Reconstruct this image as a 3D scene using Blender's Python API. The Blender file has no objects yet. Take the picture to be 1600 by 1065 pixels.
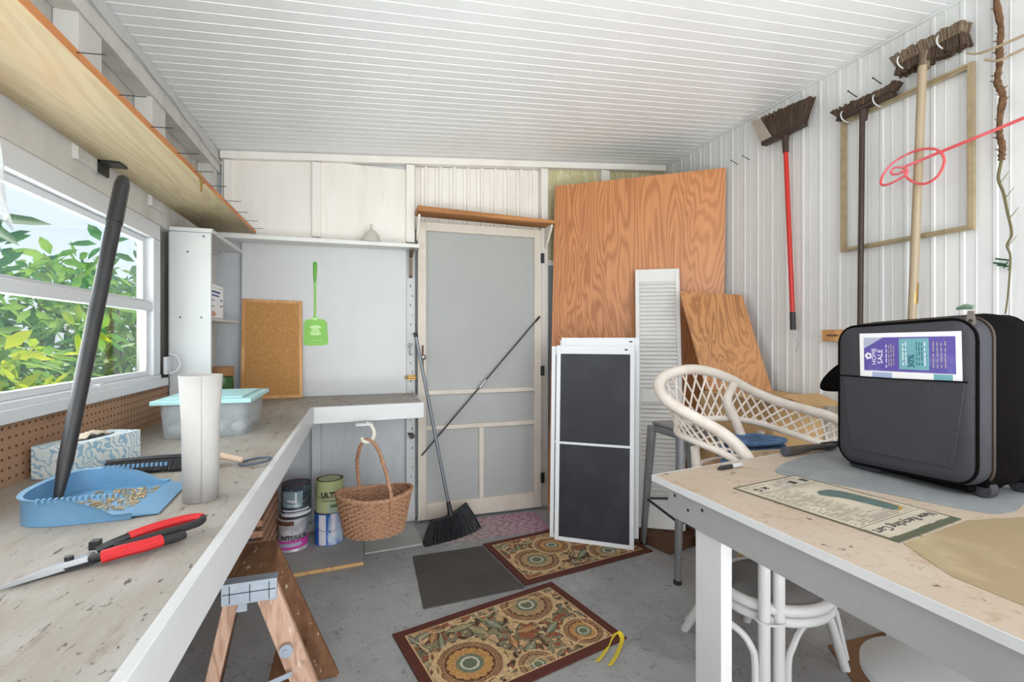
import bpy, math, random
import numpy as np
from mathutils import Matrix, Vector
R = math.radians
random.seed(7)
scene = bpy.context.scene
col = scene.collection

# ------------------------------------------------------------------ camera, sky, lights
cam = bpy.data.cameras.new('camera'); camo = bpy.data.objects.new('camera', cam); col.objects.link(camo)
cam.sensor_width = 36; cam.lens = 740/1600*36; cam.shift_y = -5/1600; cam.clip_start = .02
camo.location = (0, 0, 1.25); camo.rotation_euler = (R(90), 0, -math.atan(235/740))
scene.camera = camo
vs = scene.view_settings
vs.view_transform = 'Standard'; vs.look = 'None'; vs.gamma = 1; vs.exposure = 0.6; vs.use_curve_mapping = False

w = bpy.data.worlds.new('sky'); scene.world = w; w.use_nodes = True
nt = w.node_tree; bg = nt.nodes['Background']
sky = nt.nodes.new('ShaderNodeTexSky'); sky.sky_type = 'NISHITA'; sky.sun_disc = False
sky.sun_elevation = R(55); sky.sun_rotation = R(0); sky.air_density = 1.0; sky.dust_density = 2.5; sky.ozone_density = 1.0
mx = nt.nodes.new('ShaderNodeMix'); mx.data_type = 'RGBA'; mx.inputs[0].default_value = .7
mx.inputs[7].default_value = (6.2, 7.0, 8.2, 1)
nt.links.new(sky.outputs[0], mx.inputs[6]); nt.links.new(mx.outputs[2], bg.inputs[0])
bg.inputs[1].default_value = .105

def lamp(name, kind, loc, aim, energy, size=1, size_y=None, color=(1, 1, 1)):
    l = bpy.data.lights.new(name, kind); o = bpy.data.objects.new(name, l); col.objects.link(o)
    o.location = loc; d = Vector(aim) - Vector(loc)
    o.rotation_euler = d.to_track_quat('-Z', 'Y').to_euler(); l.energy = energy; l.color = color
    if kind == 'AREA':
        l.shape = 'RECTANGLE'; l.size = size; l.size_y = size_y or size
    else: l.angle = R(1.5)
    return o
lamp('sun', 'SUN', (1, 6, 9), (.6, 3, 0), 4.2, color=(1, .95, .86))
lamp('doorway_daylight', 'AREA', (.75, -2.5, 1.25), (.75, 3, 1.25), 60, 3.0, 2.3, (.985, .99, 1))
lamp('ceiling_fill', 'AREA', (.75, -1.0, .03), (.75, -.7, 3), 110, 3.0, 2.0, (.975, .985, 1))  # added up-facing fill lamp over the floor behind the camera, to brighten the ceiling
lamp('window_daylight', 'AREA', (-1.0, 1.55, 1.35), (1, 1.7, 2.2), 12, 1.6, .5, (.97, .985, 1))

# ------------------------------------------------------------------ helpers
def lin(c):
    c = [x/255 for x in c[:3]]
    return tuple(x/12.92 if x <= .04045 else ((x+.055)/1.055)**2.4 for x in c) + (1,)

class MB:
    def __init__(s, M=None): s.v = []; s.f = []; s.M = M or Matrix()
    def add(s, vs, fs):
        n = len(s.v); s.v += [tuple(s.M @ Vector(p)) for p in vs]; s.f += [tuple(i+n for i in f) for f in fs]; return s
    def box(s, a, b):
        x0, y0, z0 = a; x1, y1, z1 = b
        return s.add([(x0,y0,z0),(x1,y0,z0),(x1,y1,z0),(x0,y1,z0),(x0,y0,z1),(x1,y0,z1),(x1,y1,z1),(x0,y1,z1)],
            [(0,3,2,1),(4,5,6,7),(0,1,5,4),(1,2,6,5),(2,3,7,6),(3,0,4,7)])
    def prism(s, poly, z0, z1, M=None):
        n = len(poly); M = M or Matrix()
        p = [M @ Vector((x, y, z0)) for x, y in poly] + [M @ Vector((x, y, z1)) for x, y in poly]
        return s.add(p, [tuple(range(n-1, -1, -1)), tuple(range(n, 2*n))] + [(i, (i+1) % n, n+(i+1) % n, n+i) for i in range(n)])
    def slab(s, c4, th):
        """board from four corners (counter-clockwise seen from the front), thickness pushed behind"""
        a, b, c, d = [Vector(p) for p in c4]; n = (b-a).cross(d-a).normalized()*th
        return s.add([a-n, b-n, c-n, d-n, a, b, c, d], [(0,3,2,1),(4,5,6,7),(0,1,5,4),(1,2,6,5),(2,3,7,6),(3,0,4,7)])
    def tube(s, pts, r, n=8, closed=False, flat=1.0, up=None):
        pts = [Vector(p) for p in pts]; m = len(pts); rr = r if isinstance(r, (list, tuple)) else [r]*m
        vs = []; fs = []; prev = None
        for i, p in enumerate(pts):
            a = pts[(i-1) % m] if closed or i > 0 else p; b = pts[(i+1) % m] if closed or i < m-1 else p
            t = (b-a).normalized() if (b-a).length > 1e-9 else Vector((0, 0, 1))
            if prev is None:
                u = Vector(up) if up else (Vector((0, 0, 1)) if abs(t.z) < .9 else Vector((1, 0, 0)))
            else: u = prev
            u = (u - t*u.dot(t)).normalized(); prev = u; q = t.cross(u)
            for k in range(n):
                an = 2*math.pi*k/n; vs.append(p + u*math.cos(an)*rr[i]*flat + q*math.sin(an)*rr[i])
        for i in range(m if closed else m-1):
            j = (i+1) % m
            for k in range(n): fs.append((i*n+k, i*n+(k+1) % n, j*n+(k+1) % n, j*n+k))
        if not closed: fs += [tuple(range(n-1, -1, -1)), tuple((m-1)*n+k for k in range(n))]
        return s.add(vs, fs)
    def cyl(s, a, b, r0, r1=None, n=20): return s.tube([a, b], [r0, r0 if r1 is None else r1], n)
    def lathe(s, prof, c=(0, 0, 0), n=28, sx=1, sy=1, cap=True):
        vs = []; fs = []; m = len(prof)
        for r, z in prof:
            for k in range(n):
                a = 2*math.pi*k/n; vs.append((c[0]+r*math.cos(a)*sx, c[1]+r*math.sin(a)*sy, c[2]+z))
        for i in range(m-1):
            for k in range(n): fs.append((i*n+k, i*n+(k+1) % n, (i+1)*n+(k+1) % n, (i+1)*n+k))
        if cap: fs += [tuple(range(n-1, -1, -1)), tuple((m-1)*n+k for k in range(n))]
        return s.add(vs, fs)
    def grid(s, fn, nu, nv, cu=False, cv=False):
        vs = [fn(i/(nu if cu else nu-1), j/(nv if cv else nv-1)) for i in range(nu) for j in range(nv)]; fs = []
        for i in range(nu if cu else nu-1):
            for j in range(nv if cv else nv-1):
                fs.append((i*nv+j, ((i+1) % nu)*nv+j, ((i+1) % nu)*nv+(j+1) % nv, i*nv+(j+1) % nv))
        return s.add(vs, fs)
    def ball(s, c, r, n=12, sc=(1, 1, 1)):
        return s.grid(lambda u, v: (c[0]+r*sc[0]*math.sin(math.pi*v)*math.cos(2*math.pi*u), c[1]+r*sc[1]*math.sin(math.pi*v)*math.sin(2*math.pi*u), c[2]-r*sc[2]*math.cos(math.pi*v)), n, n, cu=True)

MW = {}
def finish(me, mat, smooth, recalc=True):
    if mat: me.materials.append(mat)
    if recalc:
        import bmesh
        bm = bmesh.new(); bm.from_mesh(me); bmesh.ops.recalc_face_normals(bm, faces=bm.faces); bm.to_mesh(me); bm.free()
    if smooth:
        me.polygons.foreach_set('use_smooth', [True]*len(me.polygons))
        try: me.set_sharp_from_angle(angle=R(smooth if smooth is not True else 40))
        except Exception: pass

def put(name, me, parent=None, origin=None):
    o = bpy.data.objects.new(name, me); col.objects.link(o)
    if parent is not None:
        me.transform(MW[parent.name].inverted()); o.parent = parent; MW[o.name] = MW[parent.name].copy()
    else:
        co = np.empty(len(me.vertices)*3, dtype=np.float32); me.vertices.foreach_get('co', co); co = co.reshape(-1, 3)
        if origin is None: lo, hi = co.min(0), co.max(0); origin = ((lo[0]+hi[0])/2, (lo[1]+hi[1])/2, lo[2])
        T = Matrix.Translation(Vector([float(q) for q in origin])); me.transform(T.inverted()); o.matrix_world = T; o.location = T.translation; MW[o.name] = T
    return o

def build(name, mb, mat, parent=None, smooth=40, bevel=0, label=None, cat=None, group=None, kind=None, seg=2, solid=0):
    me = bpy.data.meshes.new(name); me.from_pydata(mb.v, [], mb.f); me.update()
    finish(me, mat, smooth, True)
    o = put(name, me, parent)
    if solid:
        m = o.modifiers.new('thickness', 'SOLIDIFY'); m.thickness = solid; m.offset = 0
    if bevel:
        m = o.modifiers.new('bevel', 'BEVEL'); m.width = bevel; m.segments = seg; m.limit_method = 'ANGLE'; m.angle_limit = R(35)
    if label: o['label'] = label
    if cat: o['category'] = cat
    if group: o['group'] = group
    if kind: o['kind'] = kind
    return o

def thing(name, label, cat, loc=(0, 0, 0), group=None, kind=None):
    o = bpy.data.objects.new(name, None); col.objects.link(o); o.location = loc; o.empty_display_size = .05
    MW[o.name] = Matrix.Translation(Vector(loc))
    if label: o['label'] = label
    if cat: o['category'] = cat
    if group: o['group'] = group
    if kind: o['kind'] = kind
    return o

def struct(name, mb, mat, **k): return build(name, mb, mat, kind='structure', **k)

def lettering(text, size, M, mat, parent, name='lettering', depth=.0004, wrap=None, align='CENTER', bold=0, shear=0, sx=1):
    cu = bpy.data.curves.new('t', 'FONT'); cu.body = text; cu.size = size; cu.extrude = depth; cu.align_x = align; cu.align_y = 'CENTER'; cu.offset = bold; cu.shear = shear
    cu.resolution_u = 3
    t = bpy.data.objects.new('t', cu); col.objects.link(t)
    dg = bpy.context.evaluated_depsgraph_get(); dg.update()
    me = bpy.data.meshes.new_from_object(t.evaluated_get(dg)); bpy.data.objects.remove(t); bpy.data.curves.remove(cu)
    me.materials.clear(); me.materials.append(mat); me.name = name
    if sx != 1: me.transform(Matrix.Diagonal((sx, 1, 1, 1)))
    if wrap:                       # bend round a cylinder of radius wrap, x -> angle
        for v in me.vertices:
            x, y, z = v.co; a = x/wrap; rr = wrap+z; v.co = (rr*math.sin(a), -rr*math.cos(a), y)
    me.transform(M)
    return put(name, me, parent)

# ------------------------------------------------------------------ materials
def nodes(m):
    m.use_nodes = True; t = m.node_tree; return t, t.nodes['Principled BSDF']
def texco(t, stretch, rot=(0, 0, 0)):
    tc = t.nodes.new('ShaderNodeTexCoord'); mp = t.nodes.new('ShaderNodeMapping'); mp.inputs['Scale'].default_value = stretch; mp.inputs['Rotation'].default_value = rot
    t.links.new(tc.outputs['Object'], mp.inputs[0]); return mp.outputs[0]
def noise(t, scale, stretch=(1, 1, 1), detail=6, distort=0, rough=.6):
    n = t.nodes.new('ShaderNodeTexNoise'); n.inputs['Scale'].default_value = scale; n.inputs['Detail'].default_value = detail
    n.inputs['Distortion'].default_value = distort; n.inputs['Roughness'].default_value = rough
    t.links.new(texco(t, stretch), n.inputs['Vector']); return n.outputs[0]
def ramp(t, fac, lo, hi, mx=1.0):
    r = t.nodes.new('ShaderNodeMapRange'); r.inputs[1].default_value = lo; r.inputs[2].default_value = hi; r.inputs[4].default_value = mx
    t.links.new(fac, r.inputs[0]); return r.outputs[0]
def mixc(t, fac, a, b):
    m = t.nodes.new('ShaderNodeMix'); m.data_type = 'RGBA'
    for s, v in ((6, a), (7, b)):
        if isinstance(v, tuple): m.inputs[s].default_value = v
        else: t.links.new(v, m.inputs[s])
    t.links.new(fac, m.inputs[0]); return m.outputs[2]
MATS = {}
def mat(name, base, layers=(), rough=.6, metal=0, bump=None, spec=.5, trans=0, alpha=1, coat=0, sub=0):
    """layers: (colour, scale, stretch, lo, hi, amount[, distort]) noise masks stacked over the base"""
    m = bpy.data.materials.new(name); t, p = nodes(m); c = lin(base)
    for L in layers:
        f = noise(t, L[1], L[2], distort=L[6] if len(L) > 6 else 0)
        c = mixc(t, ramp(t, f, L[3], L[4], L[5]), c, lin(L[0]))
    if isinstance(c, tuple): p.inputs['Base Color'].default_value = c
    else: t.links.new(c, p.inputs['Base Color'])
    p.inputs['Roughness'].default_value = rough; p.inputs['Metallic'].default_value = metal
    p.inputs['Specular IOR Level'].default_value = spec; p.inputs['Transmission Weight'].default_value = trans; p.inputs['Alpha'].default_value = alpha
    p.inputs['Coat Weight'].default_value = coat
    if bump:
        b = t.nodes.new('ShaderNodeBump'); b.inputs['Strength'].default_value = bump[0]; b.inputs['Distance'].default_value = bump[3] if len(bump) > 3 else .004
        t.links.new(noise(t, bump[1], bump[2]), b.inputs['Height']); t.links.new(b.outputs[0], p.inputs['Normal'])
    MATS[name] = m; return m

def wood(name, light, dark, axis='z', scale=1.0, bands=9, rough=.5, layers=(), dist=6, coat=0, fac=.75, waves=True):
    """flame-grained wood, grain running along axis"""
    m = bpy.data.materials.new(name); t, p = nodes(m)
    st = {'z': (1, 1, .16), 'y': (1, .12, 1), 'x': (.12, 1, 1)}[axis]
    n1 = noise(t, 3.1*scale, st, 3, .6, .5)
    mul = t.nodes.new('ShaderNodeMath'); mul.operation = 'MULTIPLY'; mul.inputs[1].default_value = bands*dist; t.links.new(n1, mul.inputs[0])
    sn = t.nodes.new('ShaderNodeMath'); sn.operation = 'SINE'; t.links.new(mul.outputs[0], sn.inputs[0])
    c = mixc(t, ramp(t, sn.outputs[0], -.6, 1.0, fac), lin(light), lin(dark))
    st2 = tuple(1 if q == 1 else .02 for q in st)
    c = mixc(t, ramp(t, noise(t, 120*scale, st2, 3), .45, .75, .35), c, lin(dark))
    c = mixc(t, ramp(t, noise(t, 2.3*scale, st, 3), .4, .7, .45), c, lin([min(255, q*1.08) for q in light]))
    for L in layers:
        c = mixc(t, ramp(t, noise(t, L[1], L[2], distort=L[6] if len(L) > 6 else 0), L[3], L[4], L[5]), c, lin(L[0]))
    t.links.new(c, p.inputs['Base Color']); p.inputs['Roughness'].default_value = rough; p.inputs['Coat Weight'].default_value = coat
    MATS[name] = m; return m

U = (1, 1, 1)
M_white = mat('white_paint', (206, 206, 206), [((196, 194, 190), 5, U, .5, .8, .5), ((150, 145, 138), 60, U, .68, .8, .35)], .5)
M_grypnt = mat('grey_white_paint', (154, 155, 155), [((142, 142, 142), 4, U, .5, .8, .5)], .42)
M_wht2 = mat('bright_white_paint', (207, 208, 209), [((195, 195, 196), 4, U, .5, .8, .5)], .42)
M_shelf = mat('shelf_white_paint', (232, 231, 229), [((214, 212, 209), 5, U, .5, .8, .5)], .45)
M_grim = mat('grimy_white_paint', (214, 212, 208), [((180, 176, 170), 6, (1, 1, .4), .45, .75, .7), ((110, 100, 90), 45, U, .68, .78, .5)], .6, bump=(.2, 30, U))
M_sheath = mat('grey_sheathing', (196, 192, 186), [((164, 160, 156), 7, (1, 1, .35), .42, .7, .9), ((140, 130, 120), 30, (1, 1, .2), .58, .75, .5)], .75, bump=(.3, 25, (1, 1, .3)))
M_ceil = mat('ceiling_paint', (243, 244, 246), [((234, 236, 238), 2, U, .4, .7, .6)], .35)
M_wall = mat('wall_white', (224, 225, 226), [((208, 209, 210), 3, (1, 1, .3), .45, .75, .6), ((190, 188, 184), 24, (1, 1, .08), .62, .8, .35)], .42)
M_cream = mat('cream_metal', (244, 239, 233), [((230, 222, 213), 6, (1, 1, .2), .42, .72, .6), ((184, 170, 156), 30, (1, 1, .06), .62, .82, .4)], .5)
M_yell = mat('yellowed_panel', (216, 208, 168), [((184, 174, 128), 60, (1, 1, 1), .45, .65, .6), ((238, 232, 204), 22, (1, 1, .06), .5, .65, .8)], .5)
M_undr = mat('panel_grey_white', (208, 212, 216), [((186, 190, 194), 5, (1, 1, .5), .42, .7, .7), ((150, 148, 145), 18, (1, 1, .15), .62, .8, .4)], .55)
M_door = mat('door_paint', (216, 206, 194), [((190, 180, 168), 7, (1, 1, .5), .45, .75, .6), ((140, 132, 124), 40, U, .64, .78, .5)], .55)
M_floor = mat('concrete', (150, 150, 151), [((186, 187, 188), 1.6, U, .42, .68, .65), ((122, 123, 125), 2.9, U, .5, .75, .65, .6), ((196, 196, 196), 11, U, .62, .70, .5), ((84, 80, 76), 22, U, .60, .70, .55), ((76, 72, 68), 70, U, .60, .68, .55), ((182, 180, 176), 110, U, .58, .68, .5)], .62, bump=(.25, 40, U))
M_count = mat('worn_counter', (160, 154, 146), [((140, 125, 108), 2.1, (1, .7, 1), .42, .68, .75, .5), ((176, 174, 170), 5, (1.8, .5, 1), .48, .7, .7), ((128, 108, 88), 14, (2.4, .45, 1), .56, .70, .6), ((66, 56, 48), 26, (2.6, .8, 1), .635, .665, .85), ((74, 64, 56), 80, U, .62, .68, .6)], .6, bump=(.3, 30, (2, .5, 1)))
M_tabl = mat('worn_table_top', (192, 175, 157), [((174, 152, 128), 2.4, U, .45, .72, .6), ((204, 191, 175), 4, (1, .6, 1), .5, .75, .5), ((64, 52, 42), 22, U, .655, .68, .8), ((156, 116, 76), 9, U, .58, .70, .6), ((140, 118, 96), 60, U, .56, .68, .45)], .62, bump=(.2, 30, U))
M_ply = wood('orange_plywood', (206, 140, 90), (152, 84, 42), 'z', .9, 38, .38, dist=5, fac=.62)
M_ply2 = wood('brown_plywood', (200, 142, 90), (142, 88, 46), 'z', 1.5, 20, .45, dist=5, fac=.75)
M_pine = wood('pine_board', (172, 156, 126), (144, 118, 86), 'y', 1.6, 22, .55, dist=4, fac=.42, layers=[((206, 150, 96), 2.0, (1, .5, 1), .55, .8, .6), ((96, 62, 34), 7, (1.2, .55, 1), .71, .76, .8)])
M_pineE = wood('pine_edge', (206, 140, 82), (170, 102, 52), 'y', 3, 4, .6, dist=4)
M_hwood = wood('header_shelf_wood', (190, 132, 78), (138, 84, 42), 'x', 3, 4, .6, dist=4)
M_ladder = wood('ladder_wood', (194, 160, 138), (146, 106, 84), 'z', 3, 16, .6, dist=4, layers=[((228, 222, 214), 26, (1, 1, .4), .64, .7, .7)])
M_ladtop = mat('ladder_top_wood', (126, 88, 58), [((92, 58, 36), 18, (2, .4, 1), .42, .66, .8), ((214, 204, 186), 30, (1.6, .5, 1), .62, .69, .8), ((58, 34, 22), 12, U, .62, .72, .7)], .75, bump=(.4, 40, (2, .5, 1)))
M_dkwood = mat('dark_wood', (96, 66, 46), [((66, 42, 28), 14, (1, 1, .3), .42, .66, .8), ((140, 104, 76), 30, (1, 1, .3), .62, .75, .6)], .7)
M_peg = mat('pegboard_brown', (170, 134, 106), [((146, 108, 80), 4, U, .42, .7, .7), ((120, 84, 58), 14, U, .62, .76, .5)], .7)
M_hole = mat('peg_hole', (92, 62, 44), rough=.9)
M_cork = mat('cork', (190, 140, 84), [((166, 114, 62), 140, U, .48, .6, .8), ((208, 162, 106), 60, U, .52, .7, .5)], .85, bump=(.3, 120, U))
M_corkf = wood('cork_frame_wood', (214, 164, 108), (184, 128, 74), 'z', 4, 3, .5)
M_green = mat('lime_plastic', (138, 205, 78), rough=.35)
M_lgreen = mat('pale_lime_plastic', (196, 236, 158), rough=.4)
M_black = mat('black_plastic', (34, 34, 36), [((58, 58, 62), 30, (1, 1, .2), .5, .75, .5)], .45)
M_bris = mat('black_bristle', (28, 29, 34), [((70, 72, 84), 60, (1, 1, .1), .55, .7, .7)], .55)
M_dbrown = mat('brown_bristle', (72, 54, 42), [((120, 96, 76), 60, (1, 1, .15), .52, .7, .7)], .7)
M_gbrown = mat('grey_brown_bristle', (122, 106, 88), [((84, 68, 54), 50, (1, 3, .5), .45, .6, .8)], .8)
M_dkbar = mat('brown_plastic', (58, 42, 34), rough=.45)
M_pale = mat('clear_pale_bristle', (178, 166, 156), rough=.5)
M_red = mat('red_lacquer', (196, 40, 34), [((168, 64, 34), 4, (1, 1, .4), .5, .7, .5)], .32)
M_redp = mat('red_grip', (206, 34, 40), [((176, 24, 32), 300, U, .45, .6, .4)], .55)
M_pink = mat('coated_red_rod', (214, 82, 84), [((232, 128, 140), 8, U, .45, .65, .8)], .3)
M_gold = mat('brass_wood_stick', (168, 151, 126), [((150, 126, 92), 10, (1, 1, .15), .45, .7, .7)], .35)
M_brass = mat('brass', (170, 138, 84), rough=.35, metal=.8)
M_champ = mat('champagne_frame', (182, 166, 136), [((146, 126, 94), 20, U, .45, .7, .5)], .35, .45)
M_steel = mat('steel', (172, 174, 178), rough=.32, metal=.9)
M_galv = mat('galvanised', (176, 186, 198), [((206, 212, 220), 18, U, .5, .7, .6), ((240, 240, 240), 50, U, .66, .72, .8)], .45, .55)
M_grypole = mat('grey_pole', (128, 133, 140), rough=.35, metal=.4)
M_stool = mat('grey_metal_paint', (150, 151, 154), [((128, 129, 132), 9, U, .45, .7, .6)], .38, .5)
M_dkmet = mat('dark_metal', (62, 62, 66), rough=.4, metal=.7)
M_alu = mat('white_aluminium', (236, 238, 242), rough=.35)
M_blue = mat('blue_plastic', (104, 150, 186), [((130, 168, 198), 6, U, .5, .8, .6), ((168, 182, 190), 40, U, .66, .78, .5)], .42)
M_teal = mat('aqua_lid', (172, 214, 216), rough=.4)
M_clear = mat('clear_plastic', (214, 224, 228), rough=.25, alpha=.28)
M_vinyl = mat('window_vinyl', (216, 218, 222), rough=.35)
M_foam = mat('white_roll', (182, 180, 177), [((190, 187, 183), 60, U, .45, .7, .5)], .8)
M_ratt = mat('white_rattan', (226, 216, 206), [((202, 186, 172), 14, U, .45, .7, .6)], .5, bump=(.3, 60, (1, 1, 4)))
M_suit = mat('charcoal_nylon', (56, 56, 62), [((47, 47, 52), 6, U, .4, .7, .6), ((88, 90, 100), 420, U, .52, .64, .4)], .8, bump=(.25, 500, U, .001))
M_suitb = mat('black_nylon', (12, 10, 10), [((44, 33, 28), 260, U, .56, .7, .5)], .95, spec=.08, bump=(.3, 400, U, .001))
M_rubber = mat('rubber_mat', (74, 70, 66), [((56, 50, 46), 4, U, .45, .7, .7), ((96, 94, 92), 150, U, .5, .62, .6)], .7, bump=(.6, 160, U))
M_card = mat('cardboard', (200, 164, 116), [((178, 140, 94), 5, U, .45, .7, .6)], .8)
M_jean = mat('denim', (84, 116, 152), [((50, 72, 108), 9, (1, 1, 4), .42, .62, .9), ((150, 176, 200), 300, U, .55, .7, .3)], .9)
M_tile = mat('grey_board', (176, 176, 173), [((150, 150, 148), 5, U, .45, .7, .6), ((90, 88, 84), 40, U, .66, .76, .5)], .7)
M_raw = mat('raw_board_edge', (206, 166, 112), [((150, 108, 64), 30, U, .55, .7, .8)], .9)
M_paper = mat('white_paper', (240, 240, 242), rough=.6)
M_purp = mat('purple_print', (92, 78, 162), [((128, 134, 196), 18, U, .5, .75, .5)], .45)
M_tealp = mat('teal_print', (112, 168, 178), rough=.45)
M_ink = mat('dark_ink', (52, 52, 54), rough=.7)
M_blueink = mat('blue_ink', (70, 96, 150), rough=.7)
M_tealink = mat('teal_ink', (36, 92, 108), rough=.7)
M_wink = mat('white_ink', (236, 234, 244), rough=.6)
M_wick = mat('wicker', (192, 148, 118), [((132, 90, 64), 90, (1, 1, 2.5), .48, .6, .8), ((206, 158, 122), 22, U, .55, .7, .6)], .5)
M_rust = mat('rusty_lid', (112, 70, 50), [((78, 46, 34), 14, U, .45, .6, .8), ((160, 110, 80), 30, U, .62, .72, .6)], .75)
M_yel = mat('yellow_strap', (236, 214, 60), [((214, 186, 40), 20, U, .5, .7, .5)], .55)
M_grass = mat('grass', (120, 150, 70), [((90, 120, 50), 6, U, .45, .65, .8)], .9)
M_bag = mat('clear_bag', (214, 218, 220), [((188, 192, 196), 20, U, .45, .65, .8)], .25, alpha=.6, bump=(.8, 25, U))
M_glass = bpy.data.materials.new('window_glass')
t_, p_ = nodes(M_glass); t_.nodes.remove(p_)
gl = t_.nodes.new('ShaderNodeBsdfGlossy'); gl.inputs['Roughness'].default_value = .02; tr = t_.nodes.new('ShaderNodeBsdfTransparent'); tr.inputs[0].default_value = (.96, .98, .97, 1)
fr = t_.nodes.new('ShaderNodeMath'); fr.operation = 'MULTIPLY'; fr.inputs[1].default_value = .25; lw_ = t_.nodes.new('ShaderNodeLayerWeight'); lw_.inputs[0].default_value = .25; t_.links.new(lw_.outputs[1], fr.inputs[0]); ms = t_.nodes.new('ShaderNodeMixShader')
t_.links.new(fr.outputs[0], ms.inputs[0]); t_.links.new(tr.outputs[0], ms.inputs[1]); t_.links.new(gl.outputs[0], ms.inputs[2]); t_.links.new(ms.outputs[0], t_.nodes['Material Output'].inputs[0])
def screen_mat(name, c, alpha, rough=.45, layers=()):
    return mat(name, c, layers, rough, alpha=alpha)
M_scrD = screen_mat('door_screen', (172, 173, 172), 1, .6, [((164, 165, 165), 3, U, .4, .7, .7), ((188, 189, 190), 260, (1, 1, 1), .5, .6, .4)])
M_scrS = screen_mat('dark_screen_mesh', (44, 45, 54), .93, .42, [((70, 72, 84), 5, U, .45, .75, .6), ((30, 30, 36), 200, U, .5, .6, .5)])
M_scrD.node_tree.nodes['Principled BSDF'].inputs['Base Color']

def leafmat(name, c1, c2):
    m = mat(name, c1, [(c2, 3.5, U, .4, .62, 1)], .45); t = m.node_tree; p = t.nodes['Principled BSDF']
    tl = t.nodes.new('ShaderNodeBsdfTranslucent'); l = p.inputs['Base Color'].links[0].from_socket; t.links.new(l, tl.inputs[0])
    a = t.nodes.new('ShaderNodeMixShader'); a.inputs[0].default_value = .5
    t.links.new(p.outputs[0], a.inputs[1]); t.links.new(tl.outputs[0], a.inputs[2]); t.links.new(a.outputs[0], t.nodes['Material Output'].inputs[0]); return m
M_lfA = leafmat('leaf_deep', (40, 100, 72), (80, 138, 80)); M_lfB = leafmat('leaf_yellow', (222, 220, 70), (150, 184, 50)); M_lfC = leafmat('leaf_mid', (84, 140, 70), (150, 184, 90))
M_bark = mat('bark', (140, 126, 108), [((100, 86, 70), 20, U, .45, .65, .8)], .9)

# painted-by-colour-attribute material (flat surface patterns)
M_attr = bpy.data.materials.new('printed_pattern'); t_, p_ = nodes(M_attr)
at_ = t_.nodes.new('ShaderNodeAttribute'); at_.attribute_name = 'Col'; t_.links.new(at_.outputs[0], p_.inputs['Base Color']); p_.inputs['Roughness'].default_value = .85
def linarr(a):
    a = np.clip(a/255., 0, 1); return np.where(a <= .04045, a/12.92, ((a+.055)/1.055)**2.4)
def patterned(name, W, D, step, fn, M, parent=None, th=.006, wav=0, **k):
    """sheet W x D in the local xy plane with a per-point pattern fn(x, y) -> rgb 0..255"""
    nx, ny = max(2, int(W/step)), max(2, int(D/step))
    xs = np.linspace(0, W, nx); ys = np.linspace(0, D, ny); X, Y = np.meshgrid(xs, ys, indexing='ij')
    c = fn(X, Y); Z = wav*np.sin(X*9+1)*np.sin(Y*7) + (0*X)
    top = np.stack([X, Y, Z+th], -1).reshape(-1, 3)
    I = np.arange(nx*ny).reshape(nx, ny)
    f = np.stack([I[:-1, :-1], I[1:, :-1], I[1:, 1:], I[:-1, 1:]], -1).reshape(-1, 4)
    ring = list(I[:, 0]) + list(I[-1, 1:]) + list(I[-2::-1, -1]) + list(I[0, -2:0:-1])
    nb = len(top); low = top[ring].copy(); low[:, 2] = 0
    m = len(ring); F = [tuple(int(q) for q in r) for r in f] + [(int(ring[i]), nb+i, nb+(i+1) % m, int(ring[(i+1) % m])) for i in range(m)] + [tuple(nb+m-1-i for i in range(m))]
    V = np.concatenate([top, low]); me = bpy.data.meshes.new(name); me.from_pydata(V.tolist(), [], F); me.update()
    cc = np.concatenate([c.reshape(-1, 3), c.reshape(-1, 3)[ring]*.8]); cc = np.concatenate([linarr(cc), np.ones((len(cc), 1))], 1)
    ca = me.color_attributes.new('Col', 'FLOAT_COLOR', 'POINT'); ca.data.foreach_set('color', cc.astype(np.float32).ravel())
    me.materials.append(M_attr); me.transform(M)
    o = put(name, me, parent)
    for kk, vv in k.items(): o[{'cat': 'category'}.get(kk, kk)] = vv
    return o
def vn(X, Y, s, seed=0):
    """smooth value noise 0..1"""
    r = np.random.RandomState(seed); T = r.rand(64, 64); x = X*s; y = Y*s; xi = np.floor(x).astype(int); yi = np.floor(y).astype(int)
    fx = x-xi; fy = y-yi; fx = fx*fx*(3-2*fx); fy = fy*fy*(3-2*fy); g = lambda a, b: T[a % 64, b % 64]
    return (g(xi, yi)*(1-fx)+g(xi+1, yi)*fx)*(1-fy)+(g(xi, yi+1)*(1-fx)+g(xi+1, yi+1)*fx)*fy

def RZ(a, loc=(0, 0, 0)): return Matrix.Translation(Vector(loc)) @ Matrix.Rotation(a, 4, 'Z')
def frame(o, x, y):
    """matrix with origin o, local x along x, local y along y"""
    x = Vector(x).normalized(); z = x.cross(Vector(y)).normalized(); y = z.cross(x)
    m = Matrix.Identity(4)
    for i, a in enumerate((x, y, z)):
        for j in range(3): m[j][i] = a[j]
    m.translation = Vector(o); return m

#SETTING
XL, XR, YB = -.83, 2.36, 3.30       # faces of the left studs, right wall, back studs
def ceil_z(x): return 2.39 + (x-XL)*.26/3.19

f = MB().box((-1.02, -2.4, -.12), (2.6, 3.5, 0)); struct('floor', f, M_floor)
f = MB().box((-14, -10, -.2), (10, 24, -.13)); struct('ground', f, M_grass)
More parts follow.
